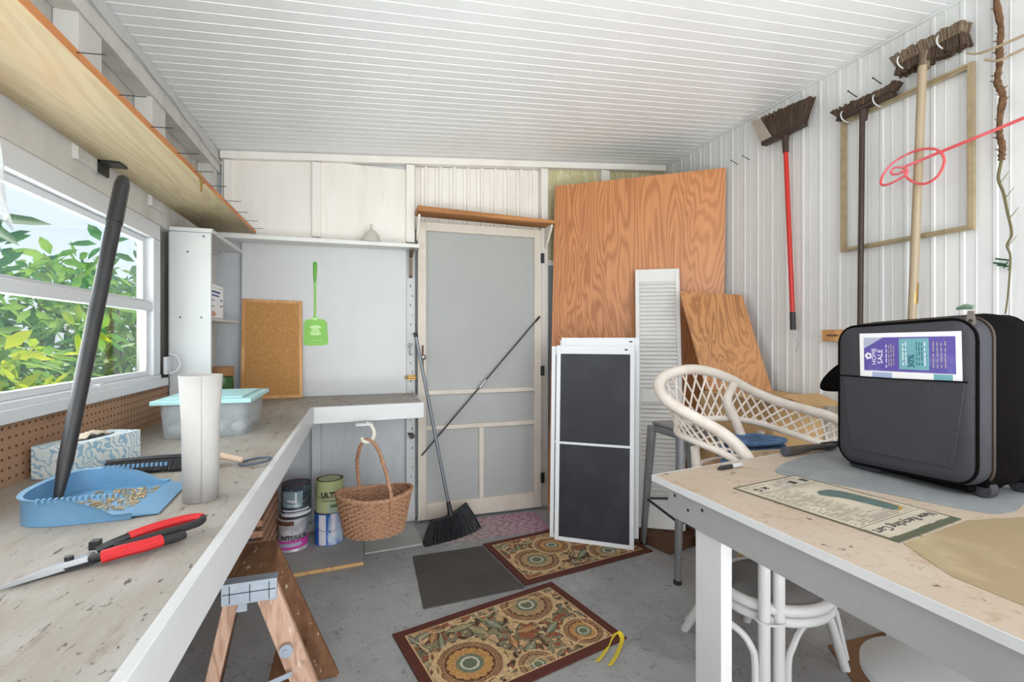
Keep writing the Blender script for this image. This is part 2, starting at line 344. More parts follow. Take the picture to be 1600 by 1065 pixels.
# ceiling: ribbed boards running left to right, a raised bead at every joint
prof = []; y = -2.4
while y < 3.42:
    prof += [(y, 0), (y+.050, 0), (y+.0515, .0014), (y+.0535, .0014), (y+.055, -.0008), (y+.0575, -.0008), (y+.0585, 0)]; y += .0605
c = MB(); xs = (-1.0, 2.42)
vv = [(x, yy, ceil_z(x)+dz) for x in xs for yy, dz in prof] + [(x, yy, ceil_z(x)+.05) for x in xs for yy, dz in prof]
n = len(prof); ff = []
for i in range(n-1): ff += [(i, i+1, n+i+1, n+i), (2*n+i, 3*n+i, 3*n+i+1, 2*n+i+1)]
ff += [(0, n, 3*n, 2*n), (n-1, 3*n-1, 4*n-1, 2*n-1)] + [(i, 2*n+i, 2*n+i+1, i+1) for i in range(n-1)] + [(n+i, n+i+1, 3*n+i+1, 3*n+i) for i in range(n-1)]
c.add(vv, ff); struct('ceiling', c, M_ceil, smooth=0)

def ribbed(axis, a0, a1, z0, z1f, pos, d, per, rw, rh, back=.03):
    """vertical ribbed sheet; axis y: on plane x=pos ribs towards d; axis x: on plane y=pos"""
    pr = []; a = a0
    while a < a1:
        for q, h in ((0, 0), (per*.42, 0), (per*.42+rw*.3, rh*.45), (per*.42+rw*.6, 0), (per-rw*1.5, 0), (per-rw*1.2, rh), (per-rw*.4, rh), (per-rw*.1, 0)):
            if a+q <= a1: pr.append((a+q, h))
        a += per
    pr.append((a1, 0)); n = len(pr); V = []
    for off in (0, 1):
        for top in (0, 1):
            for q, h in pr:
                p = pos + (d*h if not off else -d*back)
                V.append((p, q, z1f(q) if top else z0) if axis == 'y' else (q, p, z1f(q) if top else z0))
    F = []
    for i in range(n-1): F += [(i, i+1, n+i+1, n+i), (2*n+i, 3*n+i, 3*n+i+1, 2*n+i+1), (n+i, n+i+1, 3*n+i+1, 3*n+i), (i, 2*n+i, 2*n+i+1, i+1)]
    F += [(0, n, 3*n, 2*n), (n-1, 3*n-1, 4*n-1, 2*n-1)]
    return MB().add(V, F)
struct('wall_right', ribbed('y', -2.4, 3.45, 0, lambda q: ceil_z(XR)+.01, XR, -1, .106, .015, .0035), M_wall, smooth=0)
b = MB().box((XR-.012, .3, ceil_z(XR)-.014), (XR, 3.3, ceil_z(XR)-.002)); struct('trim_1', b, M_wall)

# left wall: sheathing with a window opening, header, studs, plates
WY0, WY1, WZ0, WZ1 = .35, 2.45, 1.045, 1.725
b = MB()
b.box((-.93, -2.4, 0), (-.895, YB+.1, WZ0)); b.box((-.93, -2.4, WZ1), (-.895, YB+.1, 2.44)); b.box((-.93, -2.4, WZ0), (-.895, WY0, WZ1)); b.box((-.93, WY1, WZ0), (-.895, YB+.1, WZ1))
struct('wall_left', b, M_sheath)
b = MB().box((-.894, -.55, WZ1+.02), (-.845, 2.62, 1.925)); struct('trim_2', b, M_grim, bevel=.002)
for k, y in enumerate((-.3, .75, 1.79, 2.33, 3.12)):
    b = MB().box((-.894, y, 1.80 if y < 2.6 else .88), (XL, y+.14, 2.252)); struct('stud_%d' % (k+1), b, M_grim, bevel=.002)
b = MB().box((-.894, -.55, 2.252), (-.822, YB-.001, 2.318)); struct('trim_3', b, M_grim, bevel=.002)
b = MB().box((-.894, -.55, 2.3185), (-.826, YB-.001, 2.384)); struct('trim_4', b, M_white, bevel=.002)
# window: outer frame, two sashes, glazing
wn = thing('window_1', None, None, (-.88, 1.4, WZ0), kind='structure')
b = MB()
b.box((-.894, WY0, WZ1-.05), (-.842, WY1, WZ1+.018)); b.box((-.894, WY0, WZ0), (-.838, WY1, WZ0+.045)); b.box((-.894, WY1-.07, WZ0+.045), (-.842, WY1, WZ1-.05)); b.box((-.894, WY0, WZ0+.045), (-.842, WY0+.07, WZ1-.05))
build('window_frame', b, M_vinyl, wn, bevel=.003)
b = MB().box((-.84, WY0-.04, WZ0-.008), (-.828, WY1+.05, WZ0+.028)); build('window_sill', b, M_vinyl, wn, bevel=.003)
b = MB(); x0, x1 = -.89, -.858; y0, y1 = WY0+.07, WY1-.07
for (z0, z1, xa, xb) in ((1.39, WZ1-.05, x0, x1-.012), (WZ0+.045, 1.40, x0+.010, x1)):
    b.box((xa, y0, z0), (xb, y0+.03, z1)); b.box((xa, y1-.03, z0), (xb, y1, z1)); b.box((xa, y0+.03, z0), (xb, y1-.03, z0+.022)); b.box((xa, y0+.03, z1-.024), (xb, y1-.03, z1))
build('window_sash', b, M_vinyl, wn, bevel=.002)
b = MB().box((-.878, y0, 1.362), (-.846, y1, 1.40)); build('meeting_rail', b, M_vinyl, wn, bevel=.004)
b = MB().box((-.883, y0+.03, 1.41), (-.881, y1-.03, WZ1-.07)); b.box((-.868, y0+.03, WZ0+.06), (-.866, y1-.03, 1.38)); build('pane', b, M_glass, wn)
b = MB().box((-.866, 1.93, WZ0+.036), (-.836, 1.955, WZ0+.05)); b.box((-.866, .9, WZ0+.036), (-.836, .925, WZ0+.05)); build('latch_tab', b, M_vinyl, wn)
# pegboard strip under the window with its grid of holes
b = MB().box((-.894, .2, .876), (-.846, 2.545, WZ0-.004))
pg = struct('trim_5', b, M_peg)
h = MB()
for i in range(92):
    for j in range(6):
        y = .25+i*.0254; z = .897+j*.0254; h.prism([(.0036*math.cos(a*1.0472), .0036*math.sin(a*1.0472)) for a in range(6)], -.0005, .0012, frame((-.846, y, z), (0, 1, 0), (0, 0, 1)))
ho = build('peg_hole', h, M_hole, pg); ho['kind'] = 'stuff'

# back wall: sheets, studs, plates
sh = MB().box((-.93, YB+.035, 0), (.355, YB+.06, 2.48)).box((.355, YB+.058, 0), (2.45, YB+.075, 2.75)); struct('wall_back', sh, M_undr)
b = MB().box((-.82, YB+.012, 1.868), (.29, YB+.034, 2.40)); struct('wall_panel_upper', b, M_cream)
struct('wall_panel_ribbed', ribbed('x', .345, 1.272, 2.0, lambda q: ceil_z(q)-.05, YB+.04, -1, .1, .02, .014), M_cream, smooth=0)
struct('wall_panel_yellowed', ribbed('x', 1.275, 2.37, 0, lambda q: ceil_z(q)-.04, YB+.04, -1, .095, .02, .014), M_yell, smooth=0)
b = MB().box((-.702, YB-.022, .876), (.288, YB-.008, 1.862)); struct('wall_panel_hardboard', b, M_wht2)
def slant(x0, x1, y0, y1, d0, d1):
    return MB().add([(x0,y0,ceil_z(x0)-d1),(x1,y0,ceil_z(x1)-d1),(x1,y1,ceil_z(x1)-d1),(x0,y1,ceil_z(x0)-d1),(x0,y0,ceil_z(x0)-d0),(x1,y0,ceil_z(x1)-d0),(x1,y1,ceil_z(x1)-d0),(x0,y1,ceil_z(x0)-d0)],
        [(0,3,2,1),(4,5,6,7),(0,1,5,4),(1,2,6,5),(2,3,7,6),(3,0,4,7)])
struct('trim_6', slant(-.82, XR-.01, YB-.028, YB+.03, .004, .05), M_cream, bevel=.002)
for k, (x0, x1, z0, z1, m) in enumerate(((-.305, -.25, .01, .80, M_undr), (-.303, -.252, 1.90, 2.33, M_cream), (.29, .345, 1.90, 2.39, M_cream), (.29, .35, 0, 1.845, M_wht2), (1.272, 1.325, 0, 2.46, M_cream), (1.77, 1.84, 1.2, 2.5, M_cream), (-.80, -.765, 1.90, 2.33, M_cream))):
    b = MB().box((x0, YB-.02 if k != 3 else YB-.006, z0), (x1, YB+.034, z1 if z1 < 2.2 else ceil_z((x0+x1)/2)-.055)); struct('stud_%d' % (k+6), b, m, bevel=.002)
b = MB().box((1.326, YB-.01, 1.79), (1.9, YB+.03, 1.83)); struct('trim_7', b, M_cream)
b = MB().box((1.326, YB+.0, .02), (1.43, YB+.024, 1.788)); struct('trim_8', b, mat('grey_blue_panel', (150, 158, 168), rough=.4))
b = MB().box((-.89, YB-.012, 0), (.35, YB+.034, .055)); struct('baseboard_back', b, M_grim, bevel=.002)
b = MB().box((.36, YB-.03, 0), (1.45, YB+.02, .016)); struct('trim_9', b, M_undr)
# jamb at the right-hand edge of the entrance, beside the camera
b = MB().box((.803, .30, 0), (.86, .365, 2.44)); struct('trim_10', b, M_grim)

#DOOR
dr = thing('door_1', None, None, (.8, YB-.04, 0), kind='structure')
dx0, dx1, dz0, dz1 = .362, 1.252, .018, 2.035; ya, yb = YB-.072, YB-.036
b = MB(); sw = .055
b.box((dx0, ya, dz0), (dx0+sw, yb, dz1)); b.box((dx1-sw, ya, dz0), (dx1, yb, dz1)); b.box((dx0+sw, ya, dz1-.06), (dx1-sw, yb, dz1)); b.box((dx0+sw, ya, dz0), (dx1-sw, yb, dz0+.11))
build('door_frame', b, M_door, dr, bevel=.003)
b = MB().box((dx0+sw, ya+.004, .862), (dx1-sw, yb-.004, .892)); b.box((dx0+sw, ya+.004, .622), (dx1-sw, yb-.004, .652)); build('cross_rail', b, M_door, dr, bevel=.003)
b = MB().box((.785, ya+.004, dz0+.11), (.82, yb-.004, .622)); build('mullion', b, M_door, dr, bevel=.003)
for (x0, x1, z0, z1) in ((dx0+sw, dx1-sw, .892, dz1-.06), (dx0+sw, dx1-sw, .652, .862), (dx0+sw, .785, dz0+.11, .622), (.82, dx1-sw, dz0+.11, .622)):
    build('screen_panel', MB().box((x0, yb-.016, z0), (x1, yb-.012, z1)), M_scrD, dr)
for z in (1.83, 1.01, .23):
    build('hinge', MB().box((dx1-.008, ya-.006, z-.035), (dx1+.02, ya+.004, z+.035)).cyl((dx1+.006, ya-.006, z-.036), (dx1+.006, ya-.006, z+.036), .006), M_dkmet, dr)
b = MB().cyl((dx0+.03, ya, 1.12), (dx0+.03, ya-.03, 1.12), .011).ball((dx0+.03, ya-.036, 1.12), .02); build('door_knob', b, M_steel, dr)
b = MB().cyl((dx0+.03, ya-.002, 1.0), (dx0+.03, ya-.012, 1.2), .006); build('latch_bar', b, mat('rust_bar', (120, 86, 62), rough=.8), dr)
b = MB().box((.30, YB-.03, .965), (.35, YB-.022, .998)); b.cyl((.275, YB-.035, .975), (.385, YB-.035, .975), .004).cyl((.275, YB-.035, .99), (.35, YB-.035, .99), .004)
build('slide_bolt', b, M_brass, label='small brass slide bolt on the post left of the screen door', cat='bolt')
b = MB().tube([(.312, YB-.02, 1.19), (.312, YB-.034, 1.18), (.312, YB-.034, 1.14), (.318, YB-.03, 1.13)], .004); b.tube([(.312+.012*math.cos(a*.6), YB-.026, 1.2+.012*math.sin(a*.6)) for a in range(11)], .0025, closed=True)
build('hook_latch', b, M_steel, label='small steel hook hanging from an eye on the white post', cat='hook')
b = MB().cyl((.325, YB-.007, .585), (.325, YB-.045, .585), .018).cyl((.30, YB-.008, .60), (.345, YB-.008, .57), .006)
build('black_knob', b, M_black, label='round black knob on the white post below the back counter', cat='knob')
# wood shelf over the door
t = thing('door_top_shelf', 'narrow bare wood shelf board above the screen door', 'shelf', (.85, YB-.1, 2.07))
b = MB().add([(.348, YB-.175, 2.078), (1.318, YB-.175, 2.062), (1.318, YB-.022, 2.062), (.348, YB-.022, 2.078), (.348, YB-.175, 2.114), (1.318, YB-.175, 2.088), (1.318, YB-.022, 2.088), (.348, YB-.022, 2.114)],
    [(0,3,2,1),(4,5,6,7),(0,1,5,4),(1,2,6,5),(2,3,7,6),(3,0,4,7)])
build('board', b, M_hwood, t, bevel=.003)
for x in (.352, 1.29): build('bracket', MB().prism([(0, 0), (-.13, 0), (-.13, -.014), (-.014, -.15), (0, -.15)], -.006, .006, frame((x+.01, YB-.024, 2.061), (0, 1, 0), (0, 0, 1))), M_cream, t)
# pole lying across the door
t = thing('thin_pole', 'thin dark metal pole slanting across the front of the screen door', 'pole', (.384, 3.19, .459))
b = MB(); A = Vector((.384, 3.215, .459)); B = Vector((1.228, 3.215, 1.40)); b.cyl(A, B, .005, .005, 10); build('rod', b, M_dkmet, t)
m_ = A.lerp(B, .5); dd = (B-A).normalized(); build('joint_sleeve', MB().cyl(m_-dd*.035, m_+dd*.035, .009, .009, 12), M_steel, t); build('end_tip', MB().cyl(B-dd*.04, B+dd*.006, .008, .008, 10), M_black, t)

#COUNTER
CZ = .875; CX1 = -.245; CY0 = 2.76
t = thing('counter', 'long L-shaped workbench counter with worn stained top and white front edge', 'counter', (-.5, 1.6, 0))
b = MB().prism([(-.845, .12), (CX1-.018, .12), (CX1-.018, CY0-.0), (.335, CY0+.03), (.335, YB-.024), (-.70, YB-.024), (-.70, YB-.024), (-.845, YB-.024)], CZ-.02, CZ)
build('counter_top', b, M_count, t, smooth=0)
b = MB().box((CX1-.018, .12, CZ-.085), (CX1, CY0+.0, CZ+.001))
b.add([(CX1, CY0-.018, CZ-.088), (.345, CY0+.012, CZ-.088), (.345, CY0+.03, CZ-.088), (CX1-.01, CY0, CZ-.088), (CX1, CY0-.018, CZ+.001), (.345, CY0+.012, CZ+.001), (.345, CY0+.03, CZ+.001), (CX1-.01, CY0, CZ+.001)],
    [(0,3,2,1),(4,5,6,7),(0,1,5,4),(1,2,6,5),(2,3,7,6),(3,0,4,7)])
b.box((.335, CY0+.03, CZ-.085), (.347, YB-.03, CZ+.001))
build('front_edge', b, M_wht2, t, bevel=.002)
b = MB().box((-.30, .5, 0), (-.262, .59, CZ-.088)); build('leg', b, M_grim, t)
b = MB().box((CX1-.06, .12, CZ-.13), (CX1-.03, CY0-.05, CZ-.021)); build('rail', b, M_dkwood, t)
# upper white shelf on the back wall
t = thing('wall_shelf', 'long thin white shelf across the back wall over the counter', 'shelf', (-.22, YB-.1, 1.85))
build('board', MB().add([(-.84, 3.12, 1.832), (.365, 3.16, 1.843), (.365, YB-.022, 1.843), (-.84, YB-.022, 1.832), (-.84, 3.12, 1.858), (.365, 3.16, 1.868), (.365, YB-.022, 1.868), (-.84, YB-.022, 1.858)], [(0,3,2,1),(4,5,6,7),(0,1,5,4),(1,2,6,5),(2,3,7,6),(3,0,4,7)]), M_shelf, t, bevel=.002)
build('bracket', MB().prism([(0, 0), (-.11, 0), (-.11, -.012), (-.02, -.05), (-.014, -.17), (0, -.185)], -.011, .011, frame((.318, YB-.023, 1.842), (0, 1, 0), (0, 0, 1))), mat('bracket_brown', (112, 96, 82), rough=.5, metal=.3), t)
# translucent dome left on the shelf
b = MB().lathe([(.062, 0), (.062, .004), (.05, .045), (.03, .07), (.01, .085), (.006, .12), (.001, .122)], (.06, 3.20, 1.8665), 24)
build('plastic_funnel', b, mat('frosted_plastic', (214, 208, 200), rough=.3, alpha=.75), label='translucent plastic funnel upside down on the white wall shelf', cat='funnel')

# corner cabinet (open shelves) on the counter
t = thing('corner_cabinet', 'tall narrow white open shelf cabinet in the corner on the counter', 'cabinet', (-.76, 2.9, CZ))
build('side_panel', MB().box((-.843, 2.553, CZ+.001), (-.676, 2.572, 1.742)), M_wht2, t, bevel=.0015)
build('back_panel', MB().box((-.853, 2.573, CZ+.001), (-.843, 3.274, 1.742)), M_wht2, t)
build('top_board', MB().box((-.842, 2.545, 1.743), (-.668, 3.118, 1.762)), M_wht2, t, bevel=.002)
build('shelf', MB().box((-.842, 2.573, 1.335), (-.703, 3.20, 1.35)), M_wht2, t, bevel=.001)
for y, z in ((-.80, 1.345), (-.715, 1.345), (-.705, 1.725), (-.77, 1.65)): build('screw', MB().cyl((y, 2.5535, z), (y, 2.551, z), .004), M_dkmet, t)
build('shelf_hook', MB().tube([(-.80, 2.9, 1.735), (-.80, 2.9, 1.70), (-.74, 2.9, 1.695), (-.715, 2.9, 1.71)], .0022), M_steel, label='bent wire hook inside the top of the corner cabinet', cat='hook')
# box with printed label on the cabinet shelf
t = thing('carton', 'white printed cardboard carton on the middle shelf of the corner cabinet', 'box', (-.76, 2.75, 1.351))
build('body', MB().box((-.838, 2.60, 1.351), (-.70, 2.86, 1.50)), M_paper, t, bevel=.002); build('lid', MB().box((-.84, 2.598, 1.50), (-.698, 2.862, 1.517)), M_paper, t, bevel=.004)
for (y0, y1, z, hh, m) in ((2.63, 2.80, 1.475, .010, M_blueink), (2.63, 2.78, 1.458, .008, M_blueink), (2.64, 2.70, 1.435, .004, M_ink), (2.63, 2.70, 1.405, .004, M_ink), (2.80, 2.84, 1.44, .006, M_blueink), (2.80, 2.84, 1.41, .006, M_ink)):
    build('printed_mark', MB().box((-.6999, y0, z), (-.6992, y1, z+hh)), m, t)
build('printed_mark', MB().prism([(0, 0), (.06, -.005), (.09, .012), (.05, .025), (.01, .018)], 0, .0008, frame((-.7, 2.64, 1.36), (0, 1, 0), (0, 0, 1))), mat('hand_print', (206, 148, 118), rough=.7), t)
# green jar
t = thing('jar', 'dark green glass jar with a wooden lid under the corner cabinet shelf', 'jar', (-.765, 3.1, CZ))
build('glass_body', MB().lathe([(.052, 0), (.06, .01), (.062, .12), (.06, .152), (.05, .156)], (-.768, 3.10, CZ+.0005)), mat('green_glass', (40, 92, 52), [((96, 140, 60), 12, (1, 1, .3), .5, .7, .6)], .12), t)
build('lid', MB().lathe([(.058, .1565), (.062, .158), (.062, .205), (.058, .209)], (-.768, 3.10, CZ)), mat('lid_wood', (170, 122, 80), rough=.6), t)
# white hook latch by the window
t = thing('window_crank', 'white moulded latch bracket at the lower right of the window', 'latch', (-.83, 2.49, 1.11))
build('plate', MB().box((-.843, 2.478, 1.085), (-.828, 2.53, 1.165)), M_vinyl, t, bevel=.004); build('handle', MB().tube([(-.826, 2.50, 1.18), (-.80, 2.515, 1.165), (-.79, 2.52, 1.13), (-.802, 2.515, 1.10), (-.826, 2.50, 1.088)], .008, 8, flat=.6), M_vinyl, t)
# cork board
t = thing('cork_board', 'small framed cork board standing on the back counter by the cabinet', 'cork board', (-.53, YB-.05, CZ))
C4 = [(-.698, YB-.075, CZ+.002), (-.352, YB-.075, CZ+.002), (-.36, YB-.034, 1.482), (-.698, YB-.034, 1.49)]
P = [Vector(p) for p in C4]; build('cork_sheet', MB().slab(P, .008), M_cork, t)
fw = .018; nrm = Vector((0, -.003, 0)); b = MB(); cen = sum(P, Vector())/4
Q = [p + (Vector((fw if p.x < cen.x else -fw, 0, fw if p.z < cen.z else -fw))) for p in P]
for i in range(4):
    j = (i+1) % 4; b.slab([P[i]+nrm, P[j]+nrm, Q[j]+nrm, Q[i]+nrm], .006)
build('frame', b, M_corkf, t)
# fly swatter
t = thing('fly_swatter', 'lime green plastic fly swatter hanging on the white back panel', 'fly swatter', (-.28, YB-.03, 1.2))
hx = -.284; FY = YB-.026
build('grip', MB().tube([(hx, FY, 1.737), (hx, FY, 1.73), (hx, FY, 1.70), (hx, FY, 1.64), (hx, FY, 1.60)], [.006, .012, .013, .011, .007], 10, flat=.35, up=(0, 1, 0)), mat('green_grip', (98, 172, 52), rough=.4), t)
build('shaft', MB().tube([(hx, FY, 1.61), (hx, FY, 1.42), (hx-.002, FY, 1.385)], .006, 8, flat=.5, up=(0, 1, 0)), M_green, t)
FM = frame((hx+.004, FY+.002, 1.20), (1, 0, .02), (0, 0, 1))
b = MB(); nx, nz = 19, 22; hole = .0018
pts = [(-.072, .02), (-.066, .004), (-.04, 0), (.045, 0), (.07, .006), (.076, .03), (.068, .13), (.06, .16), (.042, .172), (.03, .165), (.012, .185), (-.012, .185), (-.03, .165), (-.045, .172), (-.062, .158), (-.068, .13)]
b.prism(pts, 0, .0022, FM); fl_ = build('flap', b, M_green, t)
b = MB()
for i in range(12):
    x = -.06+i*.0115; b.prism([(x, .015), (x+.004, .015), (x+.004, .155), (x, .155)], .0022, .0034, FM)
build('flap_ribs', b, mat('green_rib', (120, 190, 66), rough=.4), fl_)
b = MB()
for cx, cz, rx, rz in ((0, .118, .034, .013), (0, .096, .026, .008), (0, .078, .034, .013), (0, .172, .02, .008)):
    b.prism([(cx+rx*math.cos(a*math.pi/8), cz+rz*math.sin(a*math.pi/8)) for a in range(16)], .0034, .0045, FM)
for x in (-.034, -.018, 0, .018, .034): b.prism([(x-.003, .03), (x+.003, .03), (x+.003, .036), (x-.003, .036)], .0034, .0045, FM)
build('flap_emblem', b, M_lgreen, fl_, label='pale green emblem')
# nail dots on the post (hardware)
b = MB()
for i in range(26): b.cyl((.335-.012*(i % 2)-.01*random.random(), YB-.0065, .1+i*.065+.02*random.random()), (.33-.01*(i % 2), YB-.009, .1+i*.065), .0028, n=6)
nb = build('post_nail', b, M_dkmet, bpy.data.objects['stud_9']); nb['kind'] = 'stuff'

#PLANK SHELF, LEFT WALL
t = thing('plank_shelf', 'long raw pine plank shelf above the window on the left wall', 'shelf', (-.7, 1.6, 1.84))
build('plank', MB().box((-.829, -.3, 1.838), (-.572, 3.0, 1.8575)), M_pine, t, bevel=.001, smooth=0)
build('plank_edge', MB().box((-.572, -.3, 1.838), (-.5705, 3.0, 1.8575)), M_pineE, t)
b = MB()
for i in range(14): y = .45+i*.19+random.uniform(-.02, .02); b.cyl((-.5705, y, 1.849), (-.515+random.uniform(-.01, .01), y-.004, 1.851), .0013, n=6)
o = build('nail', b, M_dkmet, t); o['kind'] = 'stuff'
b = MB().box((-.829, 1.90, 1.795), (-.822, 1.96, 1.837)); b.box((-.829, 1.90, 1.83), (-.77, 1.96, 1.8375)); build('angle_bracket', b, M_black, t)
t = thing('key_ring', 'pair of small brass keys hanging from the edge of the plank shelf', 'keys', (-.555, 1.98, 1.80))
build('ring', MB().tube([(-.556, 1.985+.009*math.cos(a*.63), 1.848+.009*math.sin(a*.63)-.004) for a in range(10)], .0012, 6, closed=True), M_brass, t)
for k, dy in enumerate((-.004, .008)):
    build('key', MB().prism([(-.008, .0), (-.010, .012), (0, .02), (.010, .012), (.008, 0), (.003, -.003), (.003, -.036), (-.002, -.036), (-.002, -.003)], -.001, .001, frame((-.556, 1.985+dy, 1.815), (.3, 1, -.25*k), (0, .2*k, 1))), M_brass, t)
# cable stapled along the plate
pts = []; 
for i in range(60):
    y = .3+i*.0505; pts.append((-.8145+.004*math.sin(i*.9), y, 2.315+.012*math.sin(y*3.3)))
build('cable', MB().tube(pts, .0065, 8, flat=.6), M_wht2, label='white electric cable running along the top plate of the left wall', cat='cable')
# plastic bag hanging at the far left
b = MB().grid(lambda u, v: (-.765+.035*math.cos(6.283*u)*(.4+.8*v)*(1+.2*math.sin(9*u+5*v)), 1.30+.045*math.sin(6.283*u)*(.4+.8*v), 1.74-.24*v-.015*math.sin(u*19)), 26, 12, cu=True)
b.tube([(-.79, 1.30, 1.837), (-.765, 1.30, 1.80), (-.765, 1.30, 1.735)], .004, 6)
build('plastic_bag', b, M_bag, label='crumpled clear plastic bag hanging below the plank at the left window edge', cat='bag')

def cr(pts, n=8):
    """smooth curve through points"""
    P = [Vector(p) for p in pts]; P = [2*P[0]-P[1]] + P + [2*P[-1]-P[-2]]; out = []
    for i in range(1, len(P)-2):
        for k in range(n):
            t = k/n; a, b, c, d = P[i-1:i+3]
            out.append(.5*((2*b) + (c-a)*t + (2*a-5*b+4*c-d)*t*t + (3*b-a-3*c+d)*t**3))
    out.append(P[-2]); return out
def at_t(c, t):
    t = max(0, min(1, t))*(len(c)-1); i = min(int(t), len(c)-2); return c[i].lerp(c[i+1], t-i)

#SHEETS IN THE CORNER
def sheet(name, q, th, m, label, cat, **k): return build(name, MB().slab(q, th), m, label=label, cat=cat, **k)
sheet('plywood_sheet', [(1.285, 3.195, .002), (2.315, 2.615, .002), (2.335, 2.60, 2.394), (1.333, 3.165, 2.345)], .012, M_ply, 'large orange plywood sheet leaning in the corner by the screen door', 'plywood sheet')
# louvred shutter
SB, SR = Vector((1.649, 2.594, .062)), Vector((1.90, 2.452, .062)); ST, SU = Vector((1.886, 2.793, 1.715)), Vector((2.138, 2.651, 1.70))
X_ = (SR-SB).normalized(); Y_ = (ST-SB).normalized(); SM = frame(SB, X_, Y_); SW = (SR-SB).length; SH = (ST-SB).length
t = thing('louvred_shutter', 'white louvred shutter panel leaning on the plywood behind the metal stool', 'shutter', tuple(SB))
b = MB(SM); b.box((0, 0, -.028), (.026, SH, 0)); b.box((SW-.026, 0, -.028), (SW, SH, 0)); b.box((.026, SH-.09, -.028), (SW-.026, SH, 0)); b.box((.026, 0, -.028), (SW-.026, .12, 0)); b.box((.026, .78, -.028), (SW-.026, .85, 0))
build('shutter_frame', b, M_shelf, t, bevel=.002)
for (a0, a1) in ((.12, .78), (.85, SH-.09)):
    b = MB(SM); yy = a0
    while yy < a1-.01: b.add([(.026, yy, -.004), (SW-.026, yy, -.004), (SW-.026, yy+.035, -.022), (.026, yy+.035, -.022), (.026, yy-.002, -.009), (SW-.026, yy-.002, -.009), (SW-.026, yy+.033, -.027), (.026, yy+.033, -.027)], [(0,1,2,3),(7,6,5,4),(0,4,5,1),(1,5,6,2),(2,6,7,3),(3,7,4,0)]); yy += .027
    build('louvres', b, M_shelf, t, smooth=0)
sheet('plywood_offcut', [(1.966, 2.352, .938), (2.284, 2.172, .934), (2.285, 2.405, 1.52), (1.960, 2.590, 1.552)], .018, M_ply2, 'small brown plywood offcut leaning behind the rattan chair, standing on the cardboard box', 'plywood board')
# stack of window screens
BL, BR = Vector((1.129, 2.698, .012)), Vector((1.514, 2.421, .012)); sx_ = (BR-BL).normalized(); sn = Vector((.584, .812, 0))
def scr(name, x0, w_, h_, bot, top, z0, label, mesh=True, th=.012):
    O = BL + sx_*x0 + sn*bot; O.z = z0; up = (Vector((0, 0, h_)) + sn*(top-bot)).normalized(); m_ = frame(O, sx_, up)
    t = thing(name, label, 'window screen', tuple(O), 'window screens stacked against the plywood')
    b = MB(m_); f_ = .026; b.box((0, 0, -th), (f_, h_, 0)); b.box((w_-f_, 0, -th), (w_, h_, 0)); b.box((f_, 0, -th), (w_-f_, f_*.9, 0)); b.box((f_, h_-f_*2.0, -th), (w_-f_, h_, 0))
    sf_ = build('screen_frame', b, M_alu, t, bevel=.002); build('cross_bar', MB(m_).box((f_, h_*.49, -th+.002), (w_-f_, h_*.49+.014, -.001)), M_alu, t, bevel=.001)
    build('screen_mesh', MB(m_).box((f_, f_*.9, -.007), (w_-f_, h_*.49, -.006)).box((f_, h_*.49+.014, -.007), (w_-f_, h_-f_*2, -.006)), M_scrS, t)
    for xx in (w_-.05, w_-.02)[:1 if not mesh else 1]: build('corner_clip', MB(m_).box((xx-.008, h_-.028, 0), (xx+.010, h_-.020, .003)), M_black, sf_, label='black corner clip')
scr('window_screen', .0, .476, 1.195, 0, .07, .009, 'front window screen of the stack, dark mesh with white frame, standing on the rug')
scr('window_screen', -.035, .47, 1.185, .022, .088, .013, 'second window screen of the stack, sticking out to the left of the front one')
scr('window_screen', .022, .478, 1.192, .042, .106, .06, 'third window screen of the stack, showing past the right edge of the front one')
scr('window_screen', .01, .44, 1.215, .062, .124, .02, 'rear window screen of the stack, its top edge standing highest against the plywood')
# brown paving boards under the shutter
b = MB().prism([(1.69, 2.315), (1.97, 2.40), (1.93, 2.72), (1.60, 2.62)], .003, .058); t = build('wood_tile', b, M_dkwood, label='weathered brown slatted deck tile on the floor under the louvred shutter', cat='deck tile')
b = MB()
for k in range(1, 5): A = Vector((1.69, 2.315, .0585)).lerp(Vector((1.60, 2.62, .0585)), k/5); B = Vector((1.97, 2.40, .0585)).lerp(Vector((1.93, 2.72, .0585)), k/5); b.cyl(A, B, .003, n=6)
build('groove', b, M_rust, t)['kind'] = 'stuff'

#METAL STOOL
t = thing('metal_stool', 'grey backless metal bar stool between the screens and the white table', 'stool', (1.71, 2.25, 0))
sc = [(1.61, 2.385), (1.61, 2.115), (1.865, 2.13), (1.86, 2.385)]; ft = [(1.625, 2.495), (1.53, 2.04), (1.88, 2.02), (1.90, 2.33)]
def rr(q, r, z0, z1, shrink=0):
    cx = sum(p[0] for p in q)/4; cy = sum(p[1] for p in q)/4; out = []
    for p in q:
        out.append((cx+(p[0]-cx)*(1-shrink), cy+(p[1]-cy)*(1-shrink)))
    return out
build('seat', MB().prism(rr(sc, 0, 0, 0), .748, .766), M_stool, t, bevel=.03, seg=4)
build('seat_apron', MB().prism(rr(sc, 0, 0, 0, -.0), .705, .747), M_stool, t, bevel=.012)
for k in range(4):
    p = Vector((*sc[k], .735)); q = Vector((*ft[k], 0)); c = Vector((1.71, 2.25, 0)); p = p + (c-p).normalized()*.015; p.z = .735
    lg_ = build('leg', MB().tube([p, p.lerp(q, .97), q], [.032, .020, .018], 10, flat=.75), M_stool, t)
    q2 = q.copy(); q2.z = .0; build('foot_cap', MB().cyl(q2+Vector((0, 0, .001)), q2+Vector((0, 0, .02)), .02), M_black, lg_, label='black rubber foot')
P4 = [Vector((*sc[k], .735)).lerp(Vector((*ft[k], 0)), .60) for k in range(4)]
for k in range(4): build('cross_brace', MB().tube([P4[k], P4[(k+1) % 4]], .007, 8), M_dkmet, t)

